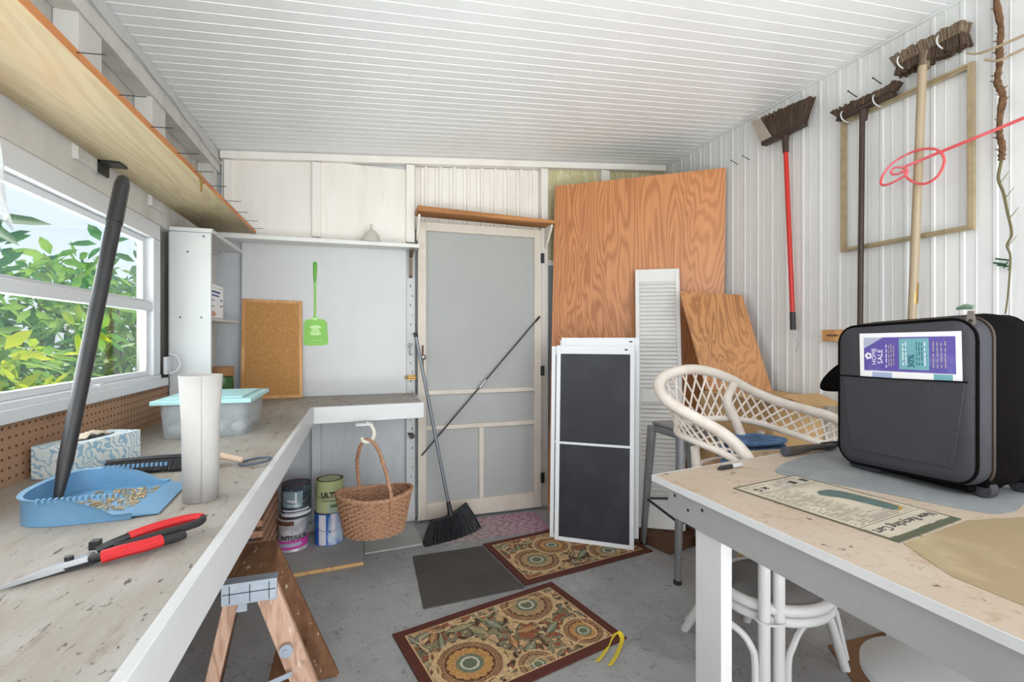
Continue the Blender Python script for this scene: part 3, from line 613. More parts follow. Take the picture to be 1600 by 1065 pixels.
#RIGHT WALL TOOLS
X0 = 2.315
t = thing('broom', 'red handled angle broom hung head up on the right wall', 'broom', (X0, 2.09, 1.295), group='brooms hanging on the right wall')
build('handle', MB().cyl((X0, 2.110, 2.315), (X0+.005, 2.070, 1.39), .0125, n=14), M_red, t); build('grip', MB().cyl((X0+.005, 2.070, 1.395), (X0+.005, 2.067, 1.295), .0145, n=14), M_black, t)
build('neck', MB().tube([(X0, 2.110, 2.31), (X0, 2.113, 2.36), (X0-.0, 2.114, 2.42)], [.016, .017, .021], 12), M_dkbar, t)
def wedge(y0, y1, z0, z1, Y0, Y1, Z0, Z1, x=X0, th=.022, th2=.018):
    """bristle block: lower edge (y0,z0)-(y1,z1), upper edge (Y0,Z0)-(Y1,Z1)"""
    return [(x-th, y0, z0), (x-th, y1, z1), (x-th2, Y1, Z1), (x-th2, Y0, Z0), (x+th, y0, z0), (x+th, y1, z1), (x+th2, Y1, Z1), (x+th2, Y0, Z0)]
WF = [(0,1,2,3),(7,6,5,4),(0,4,5,1),(1,5,6,2),(2,6,7,3),(3,7,4,0)]
build('head_block', MB().add(wedge(2.265, 1.985, 2.405, 2.41, 2.275, 1.98, 2.435, 2.432), WF), M_dkbar, t, bevel=.006)
def bristles(y0, y1, z0, z1, Y0, Y1, Z0, Z1, n, rows=3, r=.0042, x=X0, sp=.014):
    b = MB(); rnd = random.Random(3)
    for i in range(n):
        s = (i+.5)/n
        for k in range(rows):
            xx = x+(k-(rows-1)/2)*sp; b.tube([(xx, y0+(y1-y0)*s, z0+(z1-z0)*s), (xx+(k-(rows-1)/2)*.004, Y0+(Y1-Y0)*s+rnd.uniform(-.003, .003), Z0+(Z1-Z0)*s+rnd.uniform(-.006, .006))], [r, r*1.25], 5)
    return b
o = build('bristles', bristles(2.19, 1.985, 2.434, 2.43, 2.27, 1.935, 2.575, 2.55, 30), M_dbrown, t); o = build('pale_bristles', bristles(2.27, 2.195, 2.434, 2.434, 2.345, 2.275, 2.586, 2.576, 10), M_pale, t, label='pale translucent bristles')
t = thing('push_broom', 'dark brown narrow broom hung head up beside the red handled one', 'broom', (X0, 1.68, 1.336), group='brooms hanging on the right wall')
build('handle', MB().cyl((X0-.010, 1.668, 2.35), (X0-.008, 1.680, 1.30), .012, n=14), M_dkbar, t); build('neck', MB().tube([(X0, 1.668, 2.30), (X0, 1.668, 2.36)], [.014, .02], 12), M_dkbar, t)
build('head_block', MB().add(wedge(1.80, 1.525, 2.35, 2.352, 1.79, 1.53, 2.372, 2.372), WF), M_dkbar, t, bevel=.005)
build('bristles', bristles(1.795, 1.525, 2.372, 2.374, 1.83, 1.50, 2.408, 2.41, 34), M_dbrown, t)
t = thing('push_broom', 'wide grey-brown push broom with a pale wooden handle hung nearest the vine', 'broom', (X0, 1.44, 1.30), group='brooms hanging on the right wall')
build('handle', MB().cyl((X0-.03, 1.398, 2.41), (X0-.014, 1.452, 1.24), .0165, n=16), M_gold, t); build('ferrule', MB().cyl((X0-.0145, 1.4445, 1.40), (X0-.0155, 1.4405, 1.49), .0175, n=16), M_brass, t)
build('neck', MB().tube([(X0-.02, 1.399, 2.40), (X0-.015, 1.395, 2.47)], [.019, .022], 12), M_gbrown, t)
b = bristles(1.515, 1.265, 2.475, 2.475, 1.535, 1.258, 2.52, 2.522, 22, rows=4, r=.007); b2 = bristles(1.505, 1.262, 2.478, 2.478, 1.515, 1.255, 2.43, 2.425, 22, rows=4, r=.006)
build('bristles', b, M_gbrown, t); build('lower_bristles', b2, M_dbrown, t); build('head_block', MB().add(wedge(1.50, 1.27, 2.462, 2.462, 1.50, 1.27, 2.486, 2.486), WF), M_gbrown, t, bevel=.005)
for k, (y, z, lab) in enumerate(((1.755, 2.345, 'left of the two white hooks under the dark brown broom'), (1.60, 2.352, 'right of the two white hooks under the dark brown broom'), (1.475, 2.455, 'left of the two white hooks under the grey-brown push broom'), (1.325, 2.455, 'right of the two white hooks under the grey-brown push broom'))):
    L = .062 if k < 2 else .09
    build('utility_hook', MB().tube(cr([(XR-.002, y, z-.01), (XR-L*.7, y, z-.014), (XR-L-.012, y, z-.002), (XR-L-.02, y, z+.02), (XR-L-.012, y, z+.034)], 4), .003, 7), M_wht2, label=lab, cat='hook', group='white coated hooks on the right wall')
for (y, z, lab) in ((1.735, 2.465, 'small steel nail above the left end of the dark brown broom'), (1.615, 2.468, 'small steel nail above the right end of the dark brown broom'), (2.52, 2.402, 'left of the two dark nails above the plywood edge'), (2.42, 2.395, 'right of the two dark nails above the plywood edge')):
    build('nail', MB().cyl((XR+.0, y, z-.012), (XR-.05, y+.006, z+.012), .0022, n=8).cyl((XR-.05, y+.006, z+.012), (XR-.0525, y+.0063, z+.0132), .0045, n=8), M_dkmet, label=lab, cat='nail')
# empty picture frame
t = build('picture_frame', MB(), M_champ) if False else None
O = [(XR-.012, 1.797, 1.685), (XR-.012, 1.247, 1.681), (XR-.012, 1.247, 2.354), (XR-.012, 1.797, 2.357)]
b = MB(); w_ = .02
b.box((XR-.03, 1.777, 1.685), (XR-.0095, 1.797, 2.357)); b.box((XR-.03, 1.247, 1.685), (XR-.0095, 1.267, 2.357)); b.box((XR-.03, 1.267, 1.685), (XR-.0095, 1.777, 1.705)); b.box((XR-.03, 1.267, 2.337), (XR-.0095, 1.777, 2.357))
b.box((XR-.036, 1.783, 1.691), (XR-.03, 1.789, 2.351)); b.box((XR-.036, 1.255, 1.691), (XR-.03, 1.261, 2.351)); b.box((XR-.036, 1.261, 1.691), (XR-.03, 1.783, 1.697)); b.box((XR-.036, 1.261, 2.345), (XR-.03, 1.783, 2.351))
build('picture_frame', b, M_champ, label='large empty champagne gold frame hanging behind the brooms on the right wall', cat='picture frame')
# red rod with loops
t = thing('looped_rod', 'red coated metal rod with looped end held out across the brooms', 'rod', (2.26, 1.3, 1.92))
XX = 2.262
k_ = (XX/2.33)
def w3(y, z): return (XX, y*k_, 1.25+(z-1.25)*k_)
build('rod', MB().tube([w3(.86, 2.093), w3(1.101, 2.060), w3(1.25, 2.045), w3(1.40, 2.030), w3(1.505, 2.018)], .0065, 10), M_pink, t)
lp = [w3(1.505, 2.018), w3(1.55, 2.012), w3(1.535, 1.992), w3(1.50, 1.985), w3(1.485, 1.998)]
big = [w3(1.505, 2.018), w3(1.535, 2.03), w3(1.553, 2.02), w3(1.548, 2.003), w3(1.52, 1.997), w3(1.49, 2.008), w3(1.487, 1.985), w3(1.515, 1.972), w3(1.565, 1.962), w3(1.598, 1.972), w3(1.588, 2.015), w3(1.54, 2.057), w3(1.454, 2.074), w3(1.38, 2.055), w3(1.345, 2.0), w3(1.365, 1.94), w3(1.41, 1.918), w3(1.45, 1.932), w3(1.485, 1.965), w3(1.50, 2.0)]
build('looped_end', MB().tube(cr(big, 6), .0052, 8), M_pink, t)
# vine stem hanging
t = thing('dried_vine', 'dry brown thorny vine stem hanging down the right wall', 'vine', (2.32, 1.15, 1.377))
vp = [(1.172, 2.66), (1.172, 2.549), (1.158, 2.43), (1.162, 2.36), (1.162, 2.297), (1.168, 2.23), (1.152, 2.17), (1.160, 2.10), (1.162, 2.028), (1.154, 1.98), (1.156, 1.928)]
vq = [(1.156, 1.928), (1.165, 1.86), (1.15, 1.80), (1.139, 1.728), (1.126, 1.641), (1.140, 1.60), (1.13, 1.557), (1.133, 1.47), (1.139, 1.39), (1.145, 1.34)]
c1 = cr([(2.325, y, z) for y, z in vp], 6); rnd = random.Random(5); rr_ = [.0085+.0045*rnd.random() for _ in c1]
b = MB().tube(c1, rr_, 8)
for i in range(2, len(c1)-1, 2): a = rnd.uniform(0, 6.28); d = Vector((-abs(math.cos(a)), math.sin(a), .5))*.021; b.tube([c1[i], c1[i]+d], [.0045, .001], 6)
build('stem', b, mat('vine_bark', (110, 80, 54), [((70, 48, 32), 40, U, .45, .65, .8)], .9), t)
c2 = cr([(2.325, y, z) for y, z in vq], 6); b = MB().tube(c2, [.0055-.0032*i/len(c2) for i in range(len(c2))], 7)
for i in (8, 14, 20, 31): b.tube([c2[i], c2[i]+Vector((-.005, -.03, .035))], [.002, .0008], 5)
build('tendril', b, mat('vine_green', (104, 96, 66), rough=.8), t)
b = MB()
for k, (y, z) in enumerate(((1.165, 1.545), (1.172, 1.53), (1.16, 1.52))): b.tube([(2.348, y+.02, z+.012), (2.346, y-.02, z), (2.348, y-.012, z-.012)], .003, 6)
build('leaf_scrap', b, M_lfA, label='small torn green leaf scrap on the right wall beside the vine', cat='leaf')
for k, (P_, m_, lab) in enumerate(((((1.268, 2.400), (1.22, 2.374), (1.10, 2.366), (.86, 2.36)), M_steel, 'upper of the two thin bent rods crossing the vine, grey tipped'), (((1.21, 2.341), (1.168, 2.314), (1.10, 2.316), (.86, 2.32)), M_gold, 'lower of the two bent rods crossing the vine, tan coloured'))):
    build('bent_rod', MB().tube(cr([(2.30, y*.987, 1.25+(z-1.25)*.987) for y, z in P_], 6), [.004]*6+[.0055]*13, 8), m_ if k else M_gold, label=lab, cat='rod')
t = thing('wood_block', 'small pale wooden block with dark stamp fixed on the right wall beside the suitcase', 'wood block', (2.34, 1.84, 1.22))
build('block', MB().box((XR-.03, 1.76, 1.232), (XR-.0095, 1.90, 1.292)), M_corkf, t, bevel=.002)
for k in range(5): build('stamp_mark', MB().cyl((XR-.0305, 1.868-.014*k, 1.262), (XR-.0312, 1.868-.014*k, 1.262), .005+.002*(k % 2), n=6), M_ink, t)
build('wall_wire', MB().tube(cr([(2.348, 2.066, 1.29), (2.345, 2.07, 1.25), (2.347, 2.058, 1.22), (2.345, 2.066, 1.19), (2.348, 2.07, 1.17)], 5), .0015, 6), M_steel, label='thin wire loop hanging under the red broom handle', cat='wire')

#FLOOR THINGS
def medal(c, X, Y, cx, cy, Rr, gold=(178, 134, 82), seed=0):
    dx, dy = X-cx, Y-cy; r = np.hypot(dx, dy)/Rr; a = np.arctan2(dy, dx)
    def put_(m, col): c[m] = col
    wob = .03*np.sin(a*14+1)+.02*np.sin(a*23)
    put_(r < 1.0, (74, 44, 30)); crescent = (r < .99+wob) & (r > .80); put_(crescent, (198, 168, 124)); put_((r < .84) & (r > .62), (104, 58, 38))
    fl = (np.abs(np.sin(r*46+np.sin(a*22)*2)) > .82) & (r < .82) & (r > .64); put_(fl, (196, 160, 116))
    pet = .56+.055*np.abs(np.sin(a*8)); put_(r < pet+.03, (72, 44, 28)); put_(r < pet, gold)
    ridge = (r < pet) & (r > .34) & (np.abs(np.sin(a*16)) < .25); put_(ridge, tuple(.8*q for q in gold))
    put_(r < .36, (112, 118, 96)); put_((r < .25) & (r > .19), (206, 200, 178)); put_(r < .19, (104, 110, 88))
def rugfn(W, D, meds):
    def fn(X, Y):
        c = np.zeros(X.shape+(3,)); c[...] = (96, 66, 46)
        n1 = vn(X, Y, 22, 1); n2 = vn(X, Y, 34, 2); n3 = vn(X, Y, 60, 3)
        e = np.abs(n1-.5); c[n1 > .55] = (134, 126, 98); c[n1 < .42] = (116, 110, 84); c[e < .035] = (70, 44, 30)
        c[(n2 > .66)] = (188, 156, 114); c[np.abs(n2-.66) < .03] = (66, 42, 28); c[(n2 < .25)] = (146, 84, 56); c[(n3 > .80)] = (206, 178, 136)
        rnd = np.random.RandomState(9)
        for k in range(26):           # leaves with veins
            lx, ly, an = rnd.rand()*W, rnd.rand()*D, rnd.rand()*6.28; L, wd = .045+.03*rnd.rand(), .016+.010*rnd.rand()
            u = (X-lx)*np.cos(an)+(Y-ly)*np.sin(an); v = -(X-lx)*np.sin(an)+(Y-ly)*np.cos(an); g = wd*(1-(u/L)**2); m = (np.abs(u) < L) & (np.abs(v) < g)
            c[m] = ((126, 134, 112), (150, 142, 108), (168, 120, 78))[k % 3]; c[m & (np.abs(v) > g-.004)] = (66, 42, 30); c[m & (np.abs(v) < .0016)] = (196, 178, 140)
        for (mx_, my_, Rr, g) in meds: medal(c, X, Y, mx_, my_, Rr, g)
        c = c*(.88+.24*vn(X, Y, 180, 5)[..., None])
        b = np.minimum(np.minimum(X, W-X), np.minimum(Y, D-Y))
        ln = (np.abs(b-.082+.008*np.sin(X*60)*np.sin(Y*60)) < .0035); c[ln] = (214, 180, 136)
        c[(b < .046)] = (216, 178, 136); c[b < .040] = np.array((88, 42, 30))
        return c*.98
    return fn
G1, G2 = (190, 142, 84), (176, 146, 104)
W1, D1 = .825, .53
M1 = frame((.248, 1.522, .001), (.966, .245, 0), (-.245, .966, 0))
M1 = frame((.2485, 1.533, .001), (1.0, .245, 0), (-.245, 1, 0))
patterned('area_rug', W1, D1, .0026, rugfn(W1, D1, [(.20, .20, .15, G1), (.60, .42, .145, G2), (.70, .13, .10, G1), (.42, .06, .09, G2)]), M1, wav=.0012, label='near floral brown and gold rug in the middle of the floor', cat='rug', group='floral rugs')
M2 = frame((.782, 2.252, .001), (1.0, .162, 0), (-.162, 1, 0))
patterned('area_rug', .85, .53, .0026, rugfn(.85, .53, [(.19, .21, .15, G2), (.36, .33, .12, G1), (.62, .12, .13, G2), (.66, .44, .11, G1)]), M2, th=.007, label='far floral rug lying under the stack of window screens', cat='rug', group='floral rugs')
b = MB().prism([(.272, 2.2), (.775, 2.236), (.690, 2.755), (.278, 2.745)], .0008, .006); build('rubber_mat', b, M_rubber, label='square black ribbed rubber mat left of the far floral rug', cat='mat')
def pinkfn(X, Y):
    n = vn(X, Y, 9, 4); c = np.zeros(X.shape+(3,)); a = np.array((176, 158, 158)); d = np.array((178, 132, 158)); m = np.clip((X-.25)*1.6+n*.5-.2, 0, 1)[..., None]; c[...] = a*(1-m)+d*m
    w1 = np.sin(X*95+2*np.sin(Y*40)+4*vn(X, Y, 30, 7))*np.sin(Y*120+3*vn(X, Y, 40, 8)); c[w1 > .55] *= .72; c[w1 < -.7] *= 1.12; b = np.minimum(X, np.minimum(Y, .33-Y)); return c
patterned('floor_mat', .76, .33, .0035, pinkfn, frame((.42, 2.865, .001), (1, 0.0, 0), (0, 1, 0)), th=.003, label='faded pink and grey patterned mat in front of the screen door', cat='mat')
# paint can boards
t = thing('floor_board', 'grey painted board with a raw tan edge under the paint cans', 'board', (-.18, 2.95, 0))
build('board', MB().prism([(-.62, 2.70), (-.374, 2.705), (.01, 2.737), (.012, 3.22), (-.62, 3.22)], .001, .018), M_tile, t, bevel=.001)
build('broken_edge', MB().add([(-.62, 2.692, .001), (-.374, 2.697, .001), (.01, 2.729, .001), (-.62, 2.692, .019), (-.374, 2.697, .019), (.01, 2.729, .019), (-.62, 2.6995, .001), (-.374, 2.7045, .001), (.01, 2.7365, .001), (-.62, 2.6995, .019), (-.374, 2.7045, .019), (.01, 2.7365, .019)],
    [(0,1,4,3),(1,2,5,4),(3,4,10,9),(4,5,11,10),(0,6,7,1),(1,7,8,2),(2,8,11,5),(0,3,9,6),(6,9,10,7),(7,10,11,8)]), M_raw, t)
build('floor_panel', MB().prism([(.016, 2.86), (.352, 2.885), (.33, 3.22), (.016, 3.22)], .001, .010), M_tile, label='flat grey panel on the floor under the wicker basket', cat='board')
# paint cans
def can(x, y, z, body, lid, label, r=.082, h=.188, rot=0, parts=None, tilt=None):
    t = thing('paint_can', label, 'paint can', (x, y, z), 'stacked old paint cans')
    build('can_body', MB().lathe([(r*.97, 0), (r, .002), (r, .006), (r*.975, .010), (r*.975, h-.010), (r, h-.006), (r, h-.001)], (x, y, z+.0005), 36), body, t)
    build('lid', MB().lathe([(r*.93, h-.003), (r*.93, h+.001), (r*.80, h+.001), (r*.78, h-.004)], (x, y, z+.0005), 36), lid, t)
    a = R(-10)+rot; hp = [(x+r*math.cos(a+q)*1.02, y+r*math.sin(a+q)*1.02, z+h*.80-.055*math.sin(q*1.0)) for q in [-math.pi*k/14 for k in range(15)]]
    hp = [(px, py, z+h*.72-.05*math.sin(math.pi*k/14)) for k, (px, py, _) in enumerate(hp)]
    build('wire_handle', MB().tube(hp, .0017, 6), M_steel, t)
    return t
def wrapM(x, y, z, ang): return Matrix.Translation((x, y, z)) @ Matrix.Rotation(ang, 4, 'Z')
def band(t, x, y, z, r, a0, a1, z0, z1, m, name='label_band', d=.0012, slope=0):
    n = 20; b = MB(); V = []
    for i in range(n+1):
        a = R(a0+(a1-a0)*i/n); 
        for rr2 in (r-.002, r+d):
            for zz in (z0+slope*i/n, z1+slope*i/n): V.append((x+rr2*math.sin(a), y-rr2*math.cos(a), z+zz))
    F = []
    for i in range(n): p, q = 4*i, 4*i+4; F += [(p+2, q+2, q+3, p+3), (p, p+1, q+1, q), (p+1, p+3, q+3, q+1), (p, q, q+2, p+2)]
    F += [(0, 2, 3, 1), (4*n, 4*n+1, 4*n+3, 4*n+2)]
    b.add(V, F); return build(name, b, m, t)
m_sil = mat('silver_label', (190, 192, 196), [((228, 228, 230), 18, U, .5, .6, .9), ((120, 118, 118), 24, U, .62, .7, .8)], .4, .2); m_mag = mat('magenta_label', (206, 74, 164), rough=.45)
m_navy = mat('navy_label', (52, 62, 74), [((110, 130, 140), 14, U, .52, .66, .8)], .5); m_lime = mat('lime_label', (196, 206, 150), [((172, 186, 200), 6, U, .5, .7, .8)], .5)
m_blu = mat('blue_label', (40, 104, 190), [((206, 222, 240), 9, (1, 1, .3), .52, .6, .9), ((20, 44, 90), 12, U, .62, .7, .8)], .4); m_lav = mat('lavender_label', (178, 178, 206), rough=.5)
cx1, cy1, cx2, cy2 = -.385, 3.05, -.19, 3.08
ang = R(14)
t = can(cx1, cy1, .018, m_sil, M_rust, 'lower left paint can with silver and magenta label reading INTERIOR', rot=.2)
band(t, cx1, cy1, .018, .081, -80, 95, .012, .062, m_mag, slope=.012); band(t, cx1, cy1, .018, .082, -60, 40, .030, .050, m_lav, slope=.006); band(t, cx1, cy1, .018, .0815, -70, 10, .155, .178, M_rust, name='paint_drip')
lettering('INTERIOR', .036, wrapM(cx1, cy1, .018+.082, R(12)), M_ink, t, wrap=.0822, bold=.0012)
t = can(cx1+.018, cy1+.004, .2085, m_navy, M_rust, 'upper left paint can with a dark label showing a pale window picture', rot=.1)
band(t, cx1+.018, cy1+.004, .2085, .081, -55, 30, .065, .155, mat('picture_label', (124, 146, 156), [((196, 210, 216), 20, U, .5, .6, .9)], .5)); band(t, cx1+.018, cy1+.004, .2085, .082, -28, 2, .100, .106, M_wink, name='printed_line'); band(t, cx1+.018, cy1+.004, .2085, .082, 2, 8, .070, .150, M_wink, name='printed_line')
band(t, cx1+.018, cy1+.004, .2085, .081, -70, 80, .010, .024, M_wink, name='printed_line', slope=.008); band(t, cx1+.018, cy1+.004, .2085, .081, -55, 60, .040, .047, M_wink, name='printed_line', slope=.006); band(t, cx1+.018, cy1+.004, .2085, .081, -40, 50, .029, .033, M_wink, name='printed_line', slope=.004)
t = can(cx2, cy2, .018, m_blu, M_rust, 'lower right paint can with a blue and white dripped label', rot=.3)
band(t, cx2, cy2, .018, .081, -38, -8, .006, .184, M_wink, name='paint_drip'); band(t, cx2, cy2, .018, .081, 14, 30, .05, .184, M_wink, name='paint_drip')
build('handle_button', MB().ball((cx2+.01, cy2-.083, .018+.085), .008, 8), M_tealp, t)
t = can(cx2+.006, cy2+.002, .2085, m_lime, M_rust, 'upper right paint can with a pale green label reading ULTRA', rot=.1)
lettering('ULTRA', .042, wrapM(cx2+.006, cy2+.002, .2085+.108, R(12)), M_ink, t, wrap=.0822, bold=.0018)
band(t, cx2+.006, cy2+.002, .2085, .081, 5, 55, .034, .05, mat('green_label', (90, 128, 84), rough=.5)); band(t, cx2+.006, cy2+.002, .2085, .081, -30, 50, .072, .075, M_ink, name='printed_line')
lettering('PAINT', .02, wrapM(cx2+.006, cy2+.002, .2085+.085, R(16)), M_ink, t, wrap=.0822) if False else None
# basket hanging from a hook under the counter
t = thing('hanging_hook', 'white curved plastic hook under the back counter holding the basket', 'hook', (.03, 2.72, .70))
b = MB().tube(cr([(.022, 2.69, .787), (.048, 2.69, .772), (.064, 2.69, .74), (.060, 2.69, .705), (.035, 2.69, .684), (.008, 2.69, .69), (-.002, 2.69, .712)], 6), [.011]*12+[.012]*12+[.011]*13, 10); build('hook', b, mat('ivory_plastic', (226, 220, 206), rough=.45), t); build('mount', MB().box((-.03, 2.665, .7775), (.06, 2.715, .7865)), M_wht2, t)
bx, by, bz = .068, 2.68, .195
t = thing('wicker_basket', 'oval brown wicker basket hanging by its handle below the back counter', 'basket', (bx, by, bz))
Hb = .215
def rx(z): s = z/Hb; return .145+.048*s**.8
b = MB(); nr = 17
for i in range(nr):           # woven rows
    z = .006+i*(Hb-.02)/(nr-1); N = 132; rw = []
    for k in range(N):
        a = 2*math.pi*k/N; w = .0058*math.sin(a*22+(math.pi if i % 2 else 0)); r = rx(z)+w
        rw.append((bx+r*math.cos(a)*1.0, by+r*math.sin(a)*.72, bz+z+.01*math.cos(2*a)*(z/Hb)))
    b.tube(rw, .0062, 6, closed=True)
build('woven_wall', b, M_wick, t)
b = MB()
for k in range(42):
    a = 2*math.pi*k/42; b.tube([(bx+(rx(z)+.000)*math.cos(a), by+(rx(z)+0)*math.sin(a)*.72, bz+z) for z in (.004, Hb*.5, Hb*.98)], .0035, 5)
build('stakes', b, M_wick, t)['kind'] = 'stuff'
build('basket_floor', MB().lathe([(.14, 0), (.14, .008)], (bx, by, bz), 36, 1, .72), M_wick, t)
b = MB()
for q in range(3):
    N = 72; b.tube([(bx+(rx(Hb)+.004+.006*math.cos(a*12+q*2.09))*math.cos(a), by+(rx(Hb)+.004+.006*math.cos(a*12+q*2.09))*math.sin(a)*.72, bz+Hb+.006*math.sin(a*12+q*2.09)+.01*math.cos(2*a)) for a in [2*math.pi*k/N for k in range(N)]], .0068, 6, closed=True)
build('braided_rim', b, M_wick, t)
hp = cr([(bx-.085, by-.11, bz+.14), (bx-.088, by-.12, bz+Hb+.02), (bx-.092, by-.10, bz+.36), (bx-.075, by-.03, bz+.455), (bx-.036, by+.0, bz+.503), (bx+.012, by+.02, bz+.462), (bx+.055, by+.06, bz+.36), (bx+.085, by+.118, bz+Hb+.02), (bx+.085, by+.112, bz+.14)], 8)
hp = cr([(bx-.075, by+.115, bz+.12), (bx-.082, by+.128, bz+Hb+.02), (bx-.092, by+.10, bz+.36), (bx-.075, by+.04, bz+.46), (bx-.034, by+.01, bz+.502), (bx+.012, by-.03, bz+.462), (bx+.05, by-.085, bz+.36), (bx+.078, by-.138, bz+Hb+.02), (bx+.082, by-.128, bz+.13)], 8)
bh_ = build('basket_handle', MB().tube(hp, .0095, 8), M_wick, t)
tw = MB(); 
tw.tube([hp[i]+Vector((.0105*math.cos(i*.9), .0105*math.sin(i*.9), 0)) for i in range(8, len(hp)-8)], .0028, 5); build('handle_binding', tw, M_wick, bh_)
# broom standing at the door
t = thing('standing_broom', 'black bristled angle broom with grey pole leaning against the screen door', 'broom', (.55, 3.0, 0))
tp = Vector((.338, 3.13, 1.255)); hd = Vector((.545, 3.05, .135))
build('pole', MB().cyl(hd, tp, .0105, n=14), M_grypole, t); build('pole_cap', MB().cyl(tp+(hd-tp)*.0, tp+(tp-hd).normalized()*.03, .0135, n=14), M_black, t); build('neck', MB().tube([hd+(tp-hd)*.05, hd, hd+Vector((.008, -.01, -.045))], [.013, .016, .024], 12), M_black, t)
A = Vector((.415, 2.985, .098)); B = Vector((.665, 3.085, .150)); b = MB()
n_ = 30
top_c = [A.lerp(B, k/12)+Vector((0, 0, -.022*math.sin(math.pi*k/12))) for k in range(13)]
build('head_block', MB().tube(top_c, .016, 8, flat=.7), M_black, t)
b = MB(); rnd = random.Random(2); C_, D_ = Vector((.352, 2.875, .004)), Vector((.742, 3.02, .018))
for i in range(n_):
    for k in range(4):
        s = (i+rnd.uniform(.2, .8))/n_; p = at_t(top_c, s)+Vector((0, (k-1.5)*.009, 0)); q = C_.lerp(D_, s)+Vector((0, (k-1.5)*.016-.0, 0)); q += Vector((0, -.03*math.sin(math.pi*s), 0)); q.z = .003+.013*max(0, s-.7)/.3
        m_ = p.lerp(q, .55)+Vector((0, .004, .01)); b.tube([p, m_, q], [.0055, .006, .0065], 5)
build('bristles', b, M_bris, t)
# yellow strap loop on the floor
def ribbon(pts, wd, th=.0015, side=(0, 0, 1)):
    b = MB(); V = []; F = []; n = len(pts)
    for i, p in enumerate(pts):
        a = pts[max(0, i-1)]; c = pts[min(n-1, i+1)]; tt = (c-a).normalized(); s = Vector(side)-tt*Vector(side).dot(tt); s.normalize(); u = tt.cross(s)*th
        for sg in (-.5, .5):
            for sh in (-.5, .5): V.append(p+s*wd*sg+u*sh)
    for i in range(n-1): p, q = 4*i, 4*i+4; F += [(p, q, q+1, p+1), (p+2, p+3, q+3, q+2), (p+1, q+1, q+3, p+3), (p, p+2, q+2, q)]
    F += [(0, 1, 3, 2), (4*n-4, 4*n-2, 4*n-1, 4*n-3)]
    return b.add(V, F)
rp = cr([(.865, 1.64, .004), (.93, 1.69, .004), (.985, 1.745, .006), (1.02, 1.755, .016), (1.025, 1.725, .012), (.97, 1.665, .004), (.90, 1.605, .004)], 5)
build('strap_loop', ribbon(rp, .020, .002, (.5, -.6, .45)), M_yel, label='folded yellow webbing strap on the floor at the near rug corner', cat='strap')

#LADDER
t = thing('step_ladder', 'small worn wooden step ladder partly under the counter edge', 'ladder', (-.3, 1.78, 0))
tc = [(-.397, 1.628), (-.254, 1.633), (-.294, 1.93), (-.425, 1.93)]
build('top_step', MB().prism(tc, .484, .505), M_ladtop, t, bevel=.003)
b = MB().box((-.402, 1.618, .442), (-.250, 1.628, .507)); b.box((-.402, 1.618, .5055), (-.25, 1.66, .5075)); build('end_plate', b, M_galv, t, bevel=.001)
b = MB()
for x in (-.38, -.325, -.272): b.cyl((x, 1.6175, .448), (x, 1.6175, .50), .0012, n=5)
b.cyl((-.398, 1.6175, .476), (-.254, 1.6175, .476), .0012, n=5); build('scored_lines', b, M_dkmet, t)
def rail(p, q, wd, th, m, name, ax=(1, 0, 0)):
    p, q = Vector(p), Vector(q); return build(name, MB().add([p+Vector((-wd/2, 0, 0)), p+Vector((wd/2, 0, 0)), p+Vector((wd/2, th, 0)), p+Vector((-wd/2, th, 0)), q+Vector((-wd/2, 0, 0)), q+Vector((wd/2, 0, 0)), q+Vector((wd/2, th, 0)), q+Vector((-wd/2, th, 0))], [(0,1,2,3),(7,6,5,4),(0,4,5,1),(1,5,6,2),(2,6,7,3),(3,7,4,0)]), m, t, bevel=.002)
rail((-.288, 1.629, .484), (-.112, 1.60, .001), .072, .024, M_ladder, 'front_rail'); rail((-.325, 1.905, .484), (-.115, 1.86, .001), .072, .024, M_ladtop, 'front_rail')
rail((-.372, 1.632, .484), (-.478, 1.66, .001), .040, .022, M_ladder, 'rear_rail'); rail((-.400, 1.905, .484), (-.50, 1.93, .001), .04, .022, M_dkwood, 'rear_rail')
build('step', MB().add([(-.285, 1.648, .13), (-.19, 1.64, .13), (-.19, 1.91, .13), (-.29, 1.905, .13), (-.285, 1.648, .152), (-.19, 1.64, .152), (-.19, 1.91, .152), (-.29, 1.905, .152)], [(0,3,2,1),(4,5,6,7),(0,1,5,4),(1,2,6,5),(2,3,7,6),(3,0,4,7)]), M_ladtop, t, bevel=.002)
b = MB().cyl((-.222, 1.606, .285), (-.222, 1.598, .285), .02, n=18); b.cyl((-.222, 1.598, .285), (-.222, 1.594, .285), .009, n=12); build('washer_bolt', b, M_galv, t)
b = MB(); 
for p, q in (((-.205, 1.598, .215), (-.31, 1.585, .195)), ((-.31, 1.585, .195), (-.44, 1.632, .115))):
    p, q = Vector(p), Vector(q); b.slab([p+Vector((0, 0, -.008)), q+Vector((0, 0, -.008)), q+Vector((0, 0, .008)), p+Vector((0, 0, .008))], .003)
b.cyl((-.31, 1.588, .195), (-.31, 1.580, .195), .006, n=10); build('spreader_bar', b, M_galv, t)
build('rear_brace', MB().box((-.40, 1.655, .40), (-.34, 1.66, .425)), M_galv, t)
